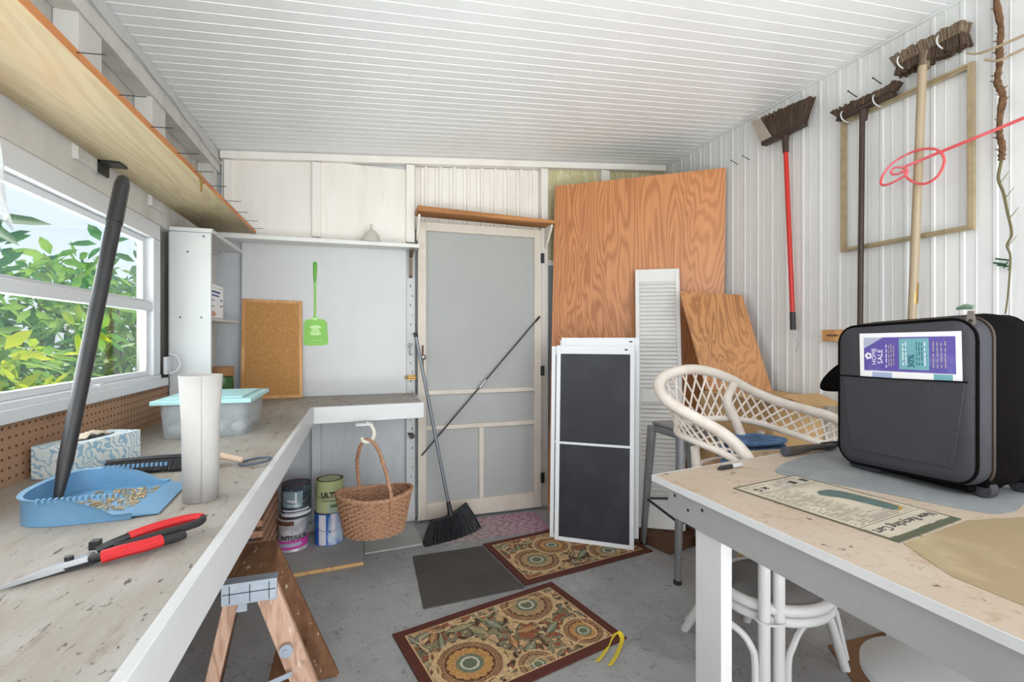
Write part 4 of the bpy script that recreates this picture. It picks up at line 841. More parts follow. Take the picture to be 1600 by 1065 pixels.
# slatted crate and clear tub under the counter
t = thing('slatted_crate', 'wooden slatted crate stored under the counter in the left corner', 'crate', (-.62, 2.85, 0))
for k in range(9): z = .06+k*.052; build('slat', MB().box((-.80, 2.60, z), (-.466, 2.618, z+.03)), M_wick, t); build('slat', MB().box((-.478, 2.622, z), (-.466, 3.08, z+.03)), M_wick, t)
for (x, y) in ((-.79, 2.62), (-.50, 2.622), (-.79, 3.06), (-.50, 3.06)): build('corner_post', MB().box((x, y, .001), (x+.02, y+.02, .53)), M_dkwood, t)
t = thing('clear_tub', 'clear plastic tub sitting on the slatted crate under the counter', 'tub', (-.6, 2.85, .532))
build('tub_body', MB().lathe([(.12, 0), (.15, .16), (.156, .165), (.15, .17), (.145, .16), (.116, .006)], (-.60, 2.84, .532), 30, cap=True), M_clear, t); build('tub_rim', MB().tube([(-.60+.156*math.cos(a), 2.84+.156*math.sin(a), .70) for a in [2*math.pi*k/36 for k in range(36)]], .005, 6, closed=True), M_galv, t)

#ON THE COUNTER
Z = CZ+.0008
# paper roll
cx, cy = -.357, 1.268; t = thing('paper_roll', 'upright white rolled sheet standing near the counter edge', 'roll', (cx, cy, Z))
V = []; F = []; N = 66
for i in range(N):
    a = R(-70)+2*math.pi*1.18*i/(N-1); sp = -.004*i/(N-1)
    for (r, z) in ((.0375, 0), (.0395, .18), (.0455, .288)): V.append((cx+(r+sp)*math.cos(a), cy+(r+sp)*math.sin(a), Z+z))
for i in range(N-1):
    for k in range(2): F.append((3*i+k, 3*i+3+k, 3*i+4+k, 3*i+1+k))
o = build('rolled_sheet', MB().add(V, F), M_foam, t); m_ = o.modifiers.new('thickness', 'SOLIDIFY'); m_.thickness = .0016
# storage bin
t = thing('storage_bin', 'clear plastic storage bin with aqua lid on the counter by the cabinet', 'storage bin', (-.56, 2.2, Z))
def rbox(x0, x1, y0, y1, z0, z1, fl, m, name, r=.02, th=.0025):
    b = MB(); 
    def ring(x0, x1, y0, y1, z, r):
        out = []
        for (cx, cy, s) in ((x1-r, y1-r, 0), (x0+r, y1-r, 90), (x0+r, y0+r, 180), (x1-r, y0+r, 270)):
            for k in range(5): a = R(s+22.5*k); out.append((cx+r*math.cos(a), cy+r*math.sin(a), z))
        return out
    rings = [ring(x0, x1, y0, y1, z0, r), ring(x0-fl, x1+fl, y0-fl, y1+fl, z1, r+fl), ring(x0-fl+th, x1+fl-th, y0-fl+th, y1+fl-th, z1, r+fl), ring(x0+th, x1-th, y0+th, y1-th, z0+th, r)]
    n = 20; V = [p for q in rings for p in q]; F = [tuple(range(n-1, -1, -1)), tuple(3*n+k for k in range(n))]
    for i in range(3): F += [(i*n+k, i*n+(k+1) % n, (i+1)*n+(k+1) % n, (i+1)*n+k) for k in range(n)]
    return build(name, b.add(V, F), m, t)
rbox(-.705, -.432, 2.06, 2.39, Z, Z+.125, .010, M_clear, 'bin_body')
build('lid', MB().prism([(-.735, 2.035), (-.405, 2.035), (-.405, 2.415), (-.735, 2.415)], Z+.1255, Z+.142).prism([(-.70, 2.07), (-.44, 2.07), (-.44, 2.38), (-.70, 2.38)], Z+.142, Z+.148), M_teal, t, bevel=.006, seg=3)
rnd = random.Random(4)
for k in range(12):
    x, y = -.67+.07*(k % 4), 2.10+.085*(k//4); o = build('shell', MB().ball((x, y, Z+.026), .024, 10, (1.2, 1, .8)), (M_foam, mat('bluish', (150, 184, 200), rough=.5) if k == 1 else M_foam)[0 if k != 1 else 1], label='%s pale shell in the %s row inside the clear storage bin' % (('leftmost', 'second', 'third', 'rightmost')[k % 4], ('front', 'middle', 'back')[k//4]), cat='shell', group='shells in the storage bin')
# tissue box
tb = Vector((-.836, 1.585, Z)); tx = Vector((.94, -.30, 0)).normalized(); ty = Vector((.36, .94, 0)).normalized()
A = Vector((-.832, 1.575)); dl = Vector((.34, .94)).normalized(); dw = Vector((dl.y, -dl.x))
TM = frame((A.x, A.y, Z), (dl.x, dl.y, 0), (-dw.x, -dw.y, 0)) @ Matrix.Translation((0, -.10, 0))
t = thing('tissue_box', 'blue marbled tissue box against the pegboard under the window', 'tissue box', (A.x, A.y, Z))
mt = bpy.data.materials.new('marbled_print'); tt_, pp_ = nodes(mt); wv = tt_.nodes.new('ShaderNodeTexWave'); wv.wave_type = 'RINGS'; wv.inputs['Scale'].default_value = 16; wv.inputs['Distortion'].default_value = 22; wv.inputs['Detail'].default_value = 2; wv.inputs['Detail Scale'].default_value = 1.2
tt_.links.new(texco(tt_, (1, 1, 1)), wv.inputs[0]); cc = mixc(tt_, ramp(tt_, wv.outputs[1], .15, .45), lin((146, 184, 208)), lin((222, 228, 226))); cc = mixc(tt_, ramp(tt_, noise(tt_, 9), .48, .62, .6), cc, lin((168, 198, 206))); tt_.links.new(cc, pp_.inputs['Base Color'])
def bxm(M, a, b_): return MB(M).box(a, b_)
TL = .235
build('carton', bxm(TM, (0, 0, 0), (TL, .10, .088)), mt, t, bevel=.0015)
build('opening', MB(TM).prism([(TL/2+.075*math.cos(a*math.pi/8), .05+.026*math.sin(a*math.pi/8)) for a in range(16)], .088, .0888), M_ink, t)
build('tissue', MB(TM).grid(lambda u, v: (TL/2-.065+.13*u, .05+.020*(v-.5)*(1+.6*math.sin(u*7)), .087+.016*math.sin(math.pi*u)*(1-.7*abs(v-.5))+.005*math.sin(u*17+v*9)), 18, 8), mat('tissue_paper', (232, 220, 200), rough=.9), t, solid=.001)
# dustpan with long black handle
t = thing('dustpan', 'blue dustpan with long black handle lying on the counter', 'dustpan', (-.6, 1.3, Z))
out = [(-.455, 1.172), (-.51, 1.168), (-.60, 1.172), (-.645, 1.195), (-.668, 1.24), (-.676, 1.30), (-.672, 1.37), (-.655, 1.412), (-.62, 1.425), (-.52, 1.424), (-.468, 1.418)]
oc = cr([(x, y, 0) for x, y in out], 5); n = len(oc); ctr = Vector((-.55, 1.297, 0)); V = []; F = []
for i, p in enumerate(oc):
    s = i/(n-1); e = min(s, 1-s); hgt = .012+.040*min(1, max(0, (e-.06)/.10)); inn = (ctr-p).normalized()
    V += [tuple(p+Vector((0, 0, Z))), tuple(p+Vector((0, 0, Z+hgt))), tuple(p-inn*.006+Vector((0, 0, Z+hgt+.002))), tuple(p-inn*.006+Vector((0, 0, Z+hgt-.002)))]
    V[-1] = tuple(p-inn*.001+Vector((0, 0, Z+hgt-.004)))
    V.append(tuple(p+inn*.004+Vector((0, 0, Z+hgt)))); V.append(tuple(p+inn*.004+Vector((0, 0, Z+.004))))
for i in range(n-1):
    p, q = 6*i, 6*i+6; F += [(p, q, q+3, p+3), (p+3, q+3, q+2, p+2), (p+2, q+2, q+1, p+1), (p+1, q+1, q+4, p+4), (p+4, q+4, q+5, p+5)]
k0 = len(V); b = MB().add(V, F); b.prism([(p.x, p.y) for p in oc], Z, Z+.004)
pn_ = build('pan', b, M_blue, t)
build('lip', MB().add([(-.47, 1.172, Z+.004), (-.466, 1.418, Z+.004), (-.425, 1.405, Z+.001), (-.41, 1.185, Z+.001), (-.47, 1.172, Z+.010), (-.466, 1.418, Z+.010), (-.425, 1.405, Z+.003), (-.41, 1.185, Z+.003)], [(0,1,2,3),(7,6,5,4),(0,4,5,1),(1,5,6,2),(2,6,7,3),(3,7,4,0)]), M_blue, t)
b = MB()
for i in range(14): b.box((-.61+.010*i, 1.166, Z+.048), (-.606+.010*i, 1.174, Z+.056))
for i in range(14): b.box((-.61+.010*i, 1.421, Z+.048), (-.606+.010*i, 1.429, Z+.056))
build('comb_teeth', b, M_blue, pn_)['kind'] = 'stuff'
hb, ht = Vector((-.642, 1.305, Z+.015)), Vector((-.622, 1.56, 1.69)); ls = [hb, hb.lerp(ht, .1), hb.lerp(ht, .5), hb.lerp(ht, .84)]
build('handle', MB().tube(ls, [.008, .0145, .016, .0165], 12), M_black, t); build('hand_grip', MB().tube([hb.lerp(ht, .83), hb.lerp(ht, .97), hb.lerp(ht, .995), ht+(ht-hb).normalized()*.003], [.0185, .0175, .014, .006], 14), mat('soft_black', (38, 38, 40), rough=.3), t)
b = MB(); rnd = random.Random(8)
for i in range(170):
    x = rnd.uniform(-.60, -.47); y = rnd.uniform(1.22, 1.38); a = rnd.uniform(0, 3.14); L = rnd.uniform(.004, .018); r_ = rnd.uniform(.0008, .0022)
    b.cyl((x, y, Z+.0045+r_), (x+L*math.cos(a), y+L*math.sin(a), Z+.0047+r_), r_, n=5)
build('debris', b, mat('debris', (168, 142, 104), [((210, 196, 164), 60, U, .5, .6, .8)], .9), label='dry tan sweepings scattered inside the blue dustpan', cat='debris', kind='stuff')
# counter brush
t = thing('hand_brush', 'black bristled hand brush lying behind the white roll', 'brush', (-.5, 1.6, Z))
b = MB(); rnd = random.Random(6)
for i in range(40):
    for k in range(4): x = -.665+.0066*i; y = 1.575-.004*i*.0+(k-1.5)*.010; b.tube([(x, y+.01, Z+.03), (x+rnd.uniform(-.003, .003), y-.012, Z+.004+.004*rnd.random())], [.0042, .0048], 5)
build('bristles', b, M_bris, t); build('brush_back', MB().tube([(-.67, 1.588, Z+.031), (-.55, 1.588, Z+.033), (-.41, 1.582, Z+.033), (-.39, 1.58, Z+.03)], [.010, .014, .013, .010], 10, flat=.6), M_black, t)
build('brush_handle', MB().tube([(-.395, 1.58, Z+.030), (-.36, 1.578, Z+.02), (-.335, 1.575, Z+.012)], [.010, .009, .009], 10), mat('pale_wood_handle', (206, 182, 160), rough=.5), t)
build('hanging_ring', MB().tube([(-.300+.042*math.cos(a), 1.573+.036*math.sin(a), Z+.008+.004*math.cos(a)) for a in [2*math.pi*k/30 for k in range(30)]], .0035, 8, closed=True), mat('grey_ring', (70, 80, 96), rough=.4), t)
# garden snips
t = thing('garden_snips', 'red and black handled metal snips lying at the front of the counter', 'snips', (-.42, .96, Z))
zz = Z+.012
build('blade', MB().add([(-.512, .888, zz-.009), (-.47, .922, zz-.010), (-.418, .952, zz-.006), (-.425, .966, zz-.006), (-.475, .936, zz-.008), (-.512, .888, zz-.005), (-.47, .924, zz+.003), (-.418, .954, zz+.006), (-.425, .966, zz+.006), (-.475, .936, zz+.001)], [(0,4,3,2,1),(5,6,7,8,9),(0,1,6,5),(1,2,7,6),(2,3,8,7),(3,4,9,8),(4,0,5,9)]), M_steel, t, bevel=.0008)
build('blade', MB().add([(-.516, .896, zz-.011), (-.46, .93, zz-.011), (-.42, .945, zz-.009), (-.41, .962, zz-.009), (-.47, .94, zz-.011), (-.516, .896, zz-.009), (-.46, .93, zz-.005), (-.42, .945, zz-.003), (-.41, .962, zz-.003), (-.47, .94, zz-.005)], [(0,4,3,2,1),(5,6,7,8,9),(0,1,6,5),(1,2,7,6),(2,3,8,7),(3,4,9,8),(4,0,5,9)]), M_dkmet, t)
build('pivot_bolt', MB().cyl((-.45, .945, zz), (-.45, .945, zz+.010), .006, n=12), M_dkmet, t)
Hc = lambda q: cr(q, 6)
build('handle_core', MB().tube(Hc([(-.425, .952, zz), (-.40, .954, zz+.002), (-.36, .972, zz+.002), (-.325, 1.002, zz+.0), (-.312, 1.015, zz)]), [.008]*8+[.0105]*12+[.010]*5, 10, flat=.8), M_black, t)
build('grip', MB().tube(Hc([(-.408, .949, zz+.001), (-.385, .956, zz+.004), (-.355, .972, zz+.004), (-.338, .986, zz+.004)]), [.0125]*19, 10, flat=.85), M_redp, t)
lo = Hc([(-.425, .972, zz+.004), (-.40, .985, zz+.012), (-.365, 1.018, zz+.016), (-.325, 1.056, zz+.014), (-.300, 1.068, zz+.010), (-.296, 1.052, zz+.008), (-.315, 1.030, zz+.008), (-.35, 1.000, zz+.009), (-.40, .968, zz+.006)])
build('handle_core', MB().tube(lo, .0072, 8), M_black, t); build('grip', MB().tube(lo[8:26], .0085, 8), M_redp, t); build('safety_catch', MB().box((-.438, .975, zz+.004), (-.425, .990, zz+.018)), M_black, t)

#TABLE
TZ = .80
t = thing('work_table', 'white painted work table with a bare worn plywood top at the right', 'table', (1.4, .9, 0))
tp_ = [(.914, 1.339), (.940, .385), (2.10, .385), (2.10, 1.475), (1.92, 1.470), (1.575, 1.437), (1.30, 1.40)]
b = MB().prism(tp_, TZ-.018, TZ); build('table_top', b, M_tabl, t, smooth=0)
ti = [(.911, 1.343), (.937, .383), (.943, .383), (.918, 1.341)]
build('top_edge', MB().prism([(.908, 1.345), (.936, .383), (.9395, .383), (.9135, 1.340), (1.30, 1.4008), (1.575, 1.4378), (1.92, 1.4708), (2.10, 1.4756), (2.10, 1.48), (1.92, 1.475), (1.575, 1.4425), (1.30, 1.406)], TZ-.019, TZ+.0005), M_wht2, t)
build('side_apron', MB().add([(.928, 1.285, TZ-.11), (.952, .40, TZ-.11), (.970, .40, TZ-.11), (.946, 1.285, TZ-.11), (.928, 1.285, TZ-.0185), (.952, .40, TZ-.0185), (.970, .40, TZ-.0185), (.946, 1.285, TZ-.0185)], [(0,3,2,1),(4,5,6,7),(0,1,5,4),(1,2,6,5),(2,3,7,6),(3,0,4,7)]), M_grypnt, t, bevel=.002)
build('back_apron', MB().add([(.948, 1.285, TZ-.11), (1.84, 1.38, TZ-.11), (1.84, 1.362, TZ-.11), (.948, 1.267, TZ-.11), (.948, 1.285, TZ-.0185), (1.84, 1.38, TZ-.0185), (1.84, 1.362, TZ-.0185), (.948, 1.267, TZ-.0185)], [(0,3,2,1),(4,5,6,7),(0,1,5,4),(1,2,6,5),(2,3,7,6),(3,0,4,7)]), M_wht2, t)
for (x0, x1, y0, y1) in ((.947, .984, 1.072, 1.178), (2.04, 2.08, 1.30, 1.38), (2.04, 2.08, .42, .50)): build('leg', MB().box((x0, y0, .001), (x1, y1, TZ-.0185 if x0 > 1 else TZ-.02)), M_white, t, bevel=.002)
for (y, z) in ((1.25, .76), (1.13, .755), (1.19, .735)): build('screw', MB().cyl((.9285+(1.285-y)*.027, y, z), (.926+(1.285-y)*.027, y, z), .0042, n=10), M_dkmet, t)
# painted stain patches on the top
def patch(name, pts, z, th, m, **k): return build(name, MB().prism(pts, z, z+th), m, smooth=0, **k)
gp = [(p.x, p.y) for p in cr([(1.46, 1.33, 0), (1.33, 1.255, 0), (1.33, 1.18, 0), (1.43, 1.0, 0), (1.50, .83, 0), (1.56, .775, 0), (1.70, .80, 0), (1.90, .90, 0), (1.90, 1.40, 0), (1.70, 1.40, 0), (1.46, 1.33, 0)], 4)][:-1]
patch('grey_mat', gp, TZ+.0006, .0012, mat('grey_mat_paper', (138, 142, 144), [((158, 160, 160), 9, U, .45, .7, .7)], .8), label='flat grey sheet on the table under the suitcase', cat='mat')
# newspaper
n4 = [Vector((1.074, 1.149, 0)), Vector((1.412, 1.211, 0)), Vector((1.410, .780, 0)), Vector((1.124, .733, 0))]
NX = (n4[0]-n4[3]).normalized()
NM = frame((1.124, .733, TZ+.0012), (n4[2]-n4[3]), (-.09, .42, 0)); NW, ND = .296, .42
def newsfn(X, Y):
    c = np.zeros(X.shape+(3,)); c[...] = (198, 186, 168); c *= (.92+.14*vn(X, Y, 20, 2)[..., None])
    ln = (np.sin(Y*2*math.pi/.0075) > .15) & (vn(X, Y*0+np.floor(Y/.0075)*.31, 55, 3) > .38) & (X > .02) & (X < NW-.02) & (Y > .085) & (Y < .40)
    ln &= ~((X > .155) & (Y > .13) & (Y < .33)); ln &= ~((Y > .352) & (Y < .392) & ((X < .12) | (X > .2)))
    c[ln] = c[ln]*.72; c[(np.abs(Y-.082) < .0012) & (X > .01) & (X < NW-.01)] = (70, 66, 60); c[(np.abs(Y-.345) < .001) & (X > .01)] = (120, 112, 100)
    b = np.minimum(np.minimum(X, NW-X), np.minimum(Y, ND-Y)); e = .006+.003*vn(X, Y, 30, 6); c[b < e] = (104, 100, 80); e2 = (Y < .018+.004*vn(X, Y, 30, 6)); c[e2] = (82, 88, 66)
    return c
t = thing('newspaper', 'yellowed printed newspaper sheet lying flat on the table top', 'newspaper', (1.25, .95, TZ))
patterned('page', NW, ND, .002, newsfn, NM, t, th=.0012)
flip = Matrix.Rotation(math.pi, 4, 'Z')
lettering('New Recycling Cart', .032, NM @ Matrix.Translation((NW*.5, .052, .0014)) @ flip, M_ink, t, bold=.0003)
lettering('at G', .034, NM @ Matrix.Translation((NW*.22, .372, .0014)) @ flip, M_ink, t, bold=.0005); 
for k, x in enumerate((.17, .20, .235, .255)): build('printed_photo', MB(NM).box((x, .36, .0012), (x+.016+.006*(k % 2), .385, .0016)), M_ink if k % 2 else M_tile, t)
gq = [(p.x, p.y) for p in cr([(.165, .265, 0), (.19, .285, 0), (.235, .280, 0), (.255, .25, 0), (.262, .19, 0), (.262, .13, 0), (.245, .108, 0), (.215, .11, 0), (.205, .16, 0), (.195, .22, 0), (.165, .255, 0)], 4)][:-1]
build('printed_photo', MB(NM).prism([(x+.006, y-.006) for x, y in gq], .0012, .0015), mat('ochre_print', (178, 140, 70), rough=.8), t); build('printed_photo', MB(NM).prism(gq, .0015, .0018), mat('green_print', (84, 104, 100), [((120, 136, 130), 60, (1, .3, 1), .5, .65, .6)], .7), t)
# stained kraft sheet toward the camera
kp = [(1.124, .725), (1.412, .772), (1.52, .72), (1.50, .40), (.99, .40), (1.0, .52)]
patch('stained_sheet', [(1.13, .728), (1.42, .772), (1.60, .74), (1.62, .40), (1.06, .40), (1.06, .60)], TZ+.0004, .0006, mat('stained_kraft', (158, 138, 106), [((190, 172, 136), 5, (1, .5, 1), .5, .7, .8), ((150, 132, 100), 7, U, .5, .75, .7)], .75), label='brown stained paper sheet on the table nearest the camera', cat='paper')
# pocket tool
t = thing('marker', 'small black and white marker lying near the far left table corner', 'marker', (1.2, 1.33, TZ))
build('barrel', MB().tube([(1.15, 1.318, TZ+.006), (1.165, 1.32, TZ+.008), (1.215, 1.327, TZ+.008)], [.003, .0075, .0075], 10), M_black, t); build('cap', MB().tube([(1.216, 1.327, TZ+.008), (1.262, 1.333, TZ+.008), (1.268, 1.334, TZ+.007)], [.0078, .007, .002], 10), M_wht2, t)
t = thing('hand_tool', 'tool with a thick brown and black handle lying at the far table edge', 'tool', (1.68, 1.42, TZ))
build('handle', MB().tube([(1.538, 1.400, TZ+.018), (1.545, 1.401, TZ+.018), (1.60, 1.408, TZ+.018), (1.68, 1.415, TZ+.020), (1.75, 1.418, TZ+.018)], [.012, .0165, .0165, .013, .012], 12, flat=1.05), mat('handle_brown', (72, 64, 58), rough=.5), t)
build('end_cap', MB().tube([(1.525, 1.398, TZ+.018), (1.542, 1.4005, TZ+.018)], [.016, .018], 12), mat('end_grey', (70, 74, 84), rough=.5), t); build('hinge', MB().box((1.75, 1.405, TZ+.008), (1.80, 1.43, TZ+.026)), M_dkmet, t, bevel=.003)
build('blade', MB().box((1.76, 1.436, TZ+.004), (1.95, 1.440, TZ+.03)), M_dkmet, t)

#SUITCASE
SX = 1.600; t = thing('suitcase', 'small charcoal wheeled suitcase standing on its side on the table', 'suitcase', (1.7, 1.05, TZ))
def rrect(y0, y1, z0, z1, r, n=6, tilt=0):
    out = []
    for (cy, cz, s) in ((y1-r, z1-r, 0), (y0+r, z1-r, 90), (y0+r, z0+r, 180), (y1-r, z0+r, 270)):
        for k in range(n+1): a = R(s+90*k/n); out.append((cy+r*math.cos(a), cz+r*math.sin(a)+tilt*(cy-y0)))
    return out
def loft(sections, m, name, **k):
    n = len(sections[0][1]); V = [(x, y, z) for x, q in sections for y, z in q]; F = [tuple(range(n)), tuple((len(sections)-1)*n+n-1-i for i in range(n))]
    for i in range(len(sections)-1): F += [(i*n+j, (i+1)*n+j, (i+1)*n+(j+1) % n, i*n+(j+1) % n) for j in range(n)]
    return build(name, MB().add(V, F), m, t, **k)
y0, y1, z0, z1 = .845, 1.252, .832, 1.312
tl = -.05
def S_(d, r): return rrect(y0+d, y1-d, z0+d, z1-d, r, tilt=tl)
loft([(SX+.006, S_(.012, .05)), (SX, S_(.03, .045))][::-1]+[(SX+.020, S_(.003, .055)), (SX+.055, S_(0, .06)), (SX+.062, S_(.001, .06))], M_suit, 'front_compartment')
loft([(SX+.0625, S_(.006, .06)), (SX+.066, S_(-.002, .06)), (SX+.12, S_(-.012, .062)), (SX+.20, S_(-.008, .062)), (SX+.24, S_(-.002, .06)), (SX+.262, S_(.03, .05))], M_suitb, 'main_compartment')
def rim(x, d, r_, m, name): q = S_(d, .06); return build(name, MB().tube([(x, y, z) for y, z in q], r_, 7, closed=True), m, t)
rim(SX+.010, .006, .0042, M_suitb, 'piping'); rim(SX+.0635, -.002, .004, mat('zip_brown', (66, 54, 48), rough=.6), 'zip')
rim(SX+.215, -.005, .0045, M_suitb, 'piping')
# pocket
pk = [(SX-.0035, 1.236, 1.118), (SX-.0035, .868, 1.128)]
fp_ = build('front_pocket', MB().slab([(SX-.004, 1.222, 1.118), (SX-.004, 1.195, .872), (SX-.004, .90, .880), (SX-.004, .872, 1.125)], .0035), M_suit, t, bevel=.0015)
build('pocket_hem', MB().tube([(SX-.005, 1.232, 1.119), (SX-.005, 1.05, 1.121), (SX-.005, .866, 1.127)], .0022, 6), M_suitb, fp_)
zp_ = build('zip_pull', MB().prism([(-.006, 0), (.006, 0), (.010, -.02), (.010, -.036), (.005, -.042), (-.005, -.042), (-.010, -.036), (-.010, -.02)], 0, .003, frame((SX+.014, .868, 1.325), (0, -1, 0), (0, 0, 1))), mat('pull_metal', (120, 112, 104), rough=.4, metal=.6), t)
build('zip_pull_hole', MB().cyl((SX+.011, .868, 1.297), (SX+.0105, .868, 1.297), .0055, n=12), M_black, zp_)
build('zip_slider', MB().tube([(SX+.02, .905, 1.333), (SX+.02, .885, 1.338), (SX+.02, .865, 1.335)], [.004, .008, .005], 8), mat('green_metal', (120, 150, 128), rough=.4, metal=.5), t)
build('base_foot', MB().box((SX+.02, 1.12, TZ+.002), (SX+.10, 1.222, TZ+.032)), M_suit, t, bevel=.012, seg=3); build('base_bar', MB().box((SX+.03, .88, TZ+.0125), (SX+.18, 1.10, TZ+.0325)), M_suitb, t, bevel=.006)
for (x, y) in ((SX+.075, .868), (SX+.235, .868)):
    wl_ = build('wheel', MB().cyl((x-.016, y, TZ+.0255), (x+.016, y, TZ+.0255), .0245, n=24), M_suit, t, bevel=.004); build('wheel_housing', MB().box((x-.022, y-.018, TZ+.030), (x+.022, y+.035, TZ+.062)), M_suitb, t, bevel=.008)
build('side_flap', MB().grid(lambda u, v: (SX+.05+.03*v, 1.25+.075*math.sin(math.pi*.5*min(1, 1.0*u))*(1-.0*v), 1.19-.095*u+.0*v), 10, 4), M_suitb, t) if False else None
fl = [(p.x*1.9, p.y*1.15-.02) for p in cr([(0, .055, 0), (.03, .038, 0), (.058, -.006, 0), (.066, -.036, 0), (.058, -.05, 0), (.03, -.048, 0), (0, -.038, 0)], 5)]
build('carry_handle', MB().prism(fl, -.02, .02, frame((SX+.10, 1.2575, 1.125), (0, 1, 0), (0, 0, 1))), M_suitb, t, bevel=.012, seg=3)
# flyer tucked in the pocket
t = thing('flyer', 'purple and teal sale flyer tucked in the front pocket of the suitcase', 'flyer', (1.59, 1.04, 1.1))
FX = SX-.0012; FM = frame((FX, 1.166, 1.106), (0, -.99, .018), (0, .10, 1)); FW, FH = .284, .156
FM = frame((FX, 1.163, 1.108), (0, -.99, .018), (0, .06, 1))
build('flyer_paper', MB(FM).box((0, 0, 0), (FW, FH, .0008)), M_paper, t)
build('purple_panel', MB(FM).box((.014, .034, .0008), (FW-.014, FH-.014, .0011)), M_purp, t)
build('teal_panel', MB(FM).box((.122, .042, .0011), (.204, FH-.018, .0013)), M_tealp, t)
build('corner_glare', MB(FM).prism([(.014, FH-.014), (.075, FH-.014), (.014, FH-.05)], .0011, .0013), mat('pale_violet', (176, 182, 204), rough=.5), t)
build('bottom_strip', MB(FM).box((.04, .004, .0008), (.10, .030, .0011)), mat('pale_blue_print', (168, 180, 214), rough=.5), t); build('bottom_strip', MB(FM).box((.215, .004, .0008), (.262, .032, .0011)), M_tealp, t)
V9 = Matrix.Rotation(R(90), 4, 'Z')
def ft_(s, sz, x, y, m, **k): lettering(s, sz, FM @ Matrix.Translation((x, y, .0014)) @ V9, m, t, **k)
ft_('HOME', .019, .047, .080, M_wink); ft_('SALE', .022, .066, .080, M_wink)
lg = [(.012*math.cos(a*2*math.pi/5+math.pi), .012*math.sin(a*2*math.pi/5+math.pi)) for a in range(5)]
lo_ = build('logo', MB(FM @ Matrix.Translation((.028, .082, .0011))).prism(lg, 0, .0003), M_wink, t); build('logo_centre', MB(FM @ Matrix.Translation((.029, .082, .0014))).prism([(x*.4, y*.4) for x, y in lg], 0, .0002), M_purp, lo_)
ft_('30%', .024, .157, .068, M_tealink, bold=.0006)
for k, (x, a, c_, m_) in enumerate(((.083, .045, .125, M_wink), (.091, .050, .118, M_pale), (.098, .050, .124, M_pale), (.105, .054, .118, M_pale), (.132, .055, .128, M_wink), (.140, .055, .128, M_wink), (.170, .055, .130, M_tealink), (.177, .055, .130, M_tealink), (.184, .055, .130, M_tealink), (.192, .055, .128, M_wink), (.214, .050, .130, M_pale), (.224, .050, .130, M_pale), (.234, .050, .130, M_pale), (.244, .050, .130, M_pale))):
    for j in range(5):
        s0 = a+(c_-a)*j/5; build('printed_text_line', MB(FM).box((x, s0, .0013), (x+.0025, s0+(c_-a)/5*(.6+.3*((k*7+j*3) % 4)/3), .0016)), m_, t)

#RATTAN CHAIR (tall) behind the table
t = thing('rattan_armchair', 'tall white rattan armchair with latticed back standing behind the table', 'chair', (1.65, 1.72, 0))
top = cr([(1.425, 1.452, .745), (1.405, 1.462, .80), (1.345, 1.500, .872), (1.27, 1.555, .925), (1.205, 1.66, .985), (1.22, 1.75, 1.035), (1.29, 1.81, 1.078), (1.44, 1.845, 1.103), (1.58, 1.86, 1.088), (1.70, 1.865, 1.050), (1.80, 1.84, .995), (1.90, 1.78, .945), (1.98, 1.70, .915), (2.05, 1.62, .885), (2.075, 1.55, .84), (2.075, 1.51, .78)], 6)
low = cr([(1.395, 1.478, .765), (1.335, 1.525, .805), (1.29, 1.60, .83), (1.28, 1.70, .845), (1.34, 1.775, .862), (1.45, 1.815, .870), (1.58, 1.835, .870), (1.70, 1.83, .862), (1.81, 1.79, .842), (1.91, 1.72, .805), (1.99, 1.64, .775), (2.03, 1.57, .76)], 6)
build('top_rail', MB().tube(top, .0235, 12), M_ratt, t); build('lower_rail', MB().tube(low, .0145, 10), M_ratt, t)
b = MB(); N = 30
for k in range(N):
    s = (k+.5)/N; p = at_t(low, s)
    for d_ in (-1.9/N, 1.9/N):
        s2 = s*.90+.05+d_*1.1
        if .03 < s2 < .98 and k % 1 == 0: q = at_t(top, s2); 
        else: continue
        if (q-p).length < .45: b.cyl(p, q, .0048, n=6)
build('lattice', b, M_ratt, t)['kind'] = 'stuff'
pj = at_t(top, .64); build('back_post', MB().tube(cr([tuple(at_t(top, .615)), (1.655, 1.835, .95), (1.67, 1.80, .86), (1.70, 1.74, .70), (1.70, 1.72, .66)], 5), .0215, 10), M_ratt, t)
build('back_post', MB().tube([tuple(at_t(top, .27)), (1.30, 1.70, .84), (1.40, 1.68, .66)], .016, 10), M_ratt, t) if False else None
sr = [(1.66+.25*math.cos(a), 1.685+.20*math.sin(a), .655) for a in [2*math.pi*k/40 for k in range(40)]]
build('seat_rim', MB().tube(sr, .02, 8, closed=True), M_ratt, t); build('seat', MB().lathe([(.245, 0), (.245, .016)], (1.66, 1.685, .648), 36, 1, .8), M_wick, t)
build('leg', MB().tube(cr([(1.43, 1.455, .78), (1.445, 1.55, .71), (1.455, 1.645, .60), (1.465, 1.665, .30), (1.47, 1.68, .001)], 5), .0185, 10), M_ratt, t)
for (p, q) in (((1.30, 1.62, .80), (1.53, 1.83, .001)), ((2.06, 1.53, .80), (1.93, 1.60, .001)), ((1.84, 1.82, .80), (1.90, 1.83, .001))):
    build('leg', MB().tube([p, Vector(p).lerp(Vector(q), .25), q], [.018, .019, .017], 10), M_ratt, t)
build('foot_ring', MB().tube([(1.66+.22*math.cos(a), 1.70+.14*math.sin(a), .26) for a in [2*math.pi*k/40 for k in range(40)]], .011, 8, closed=True), M_ratt, t)
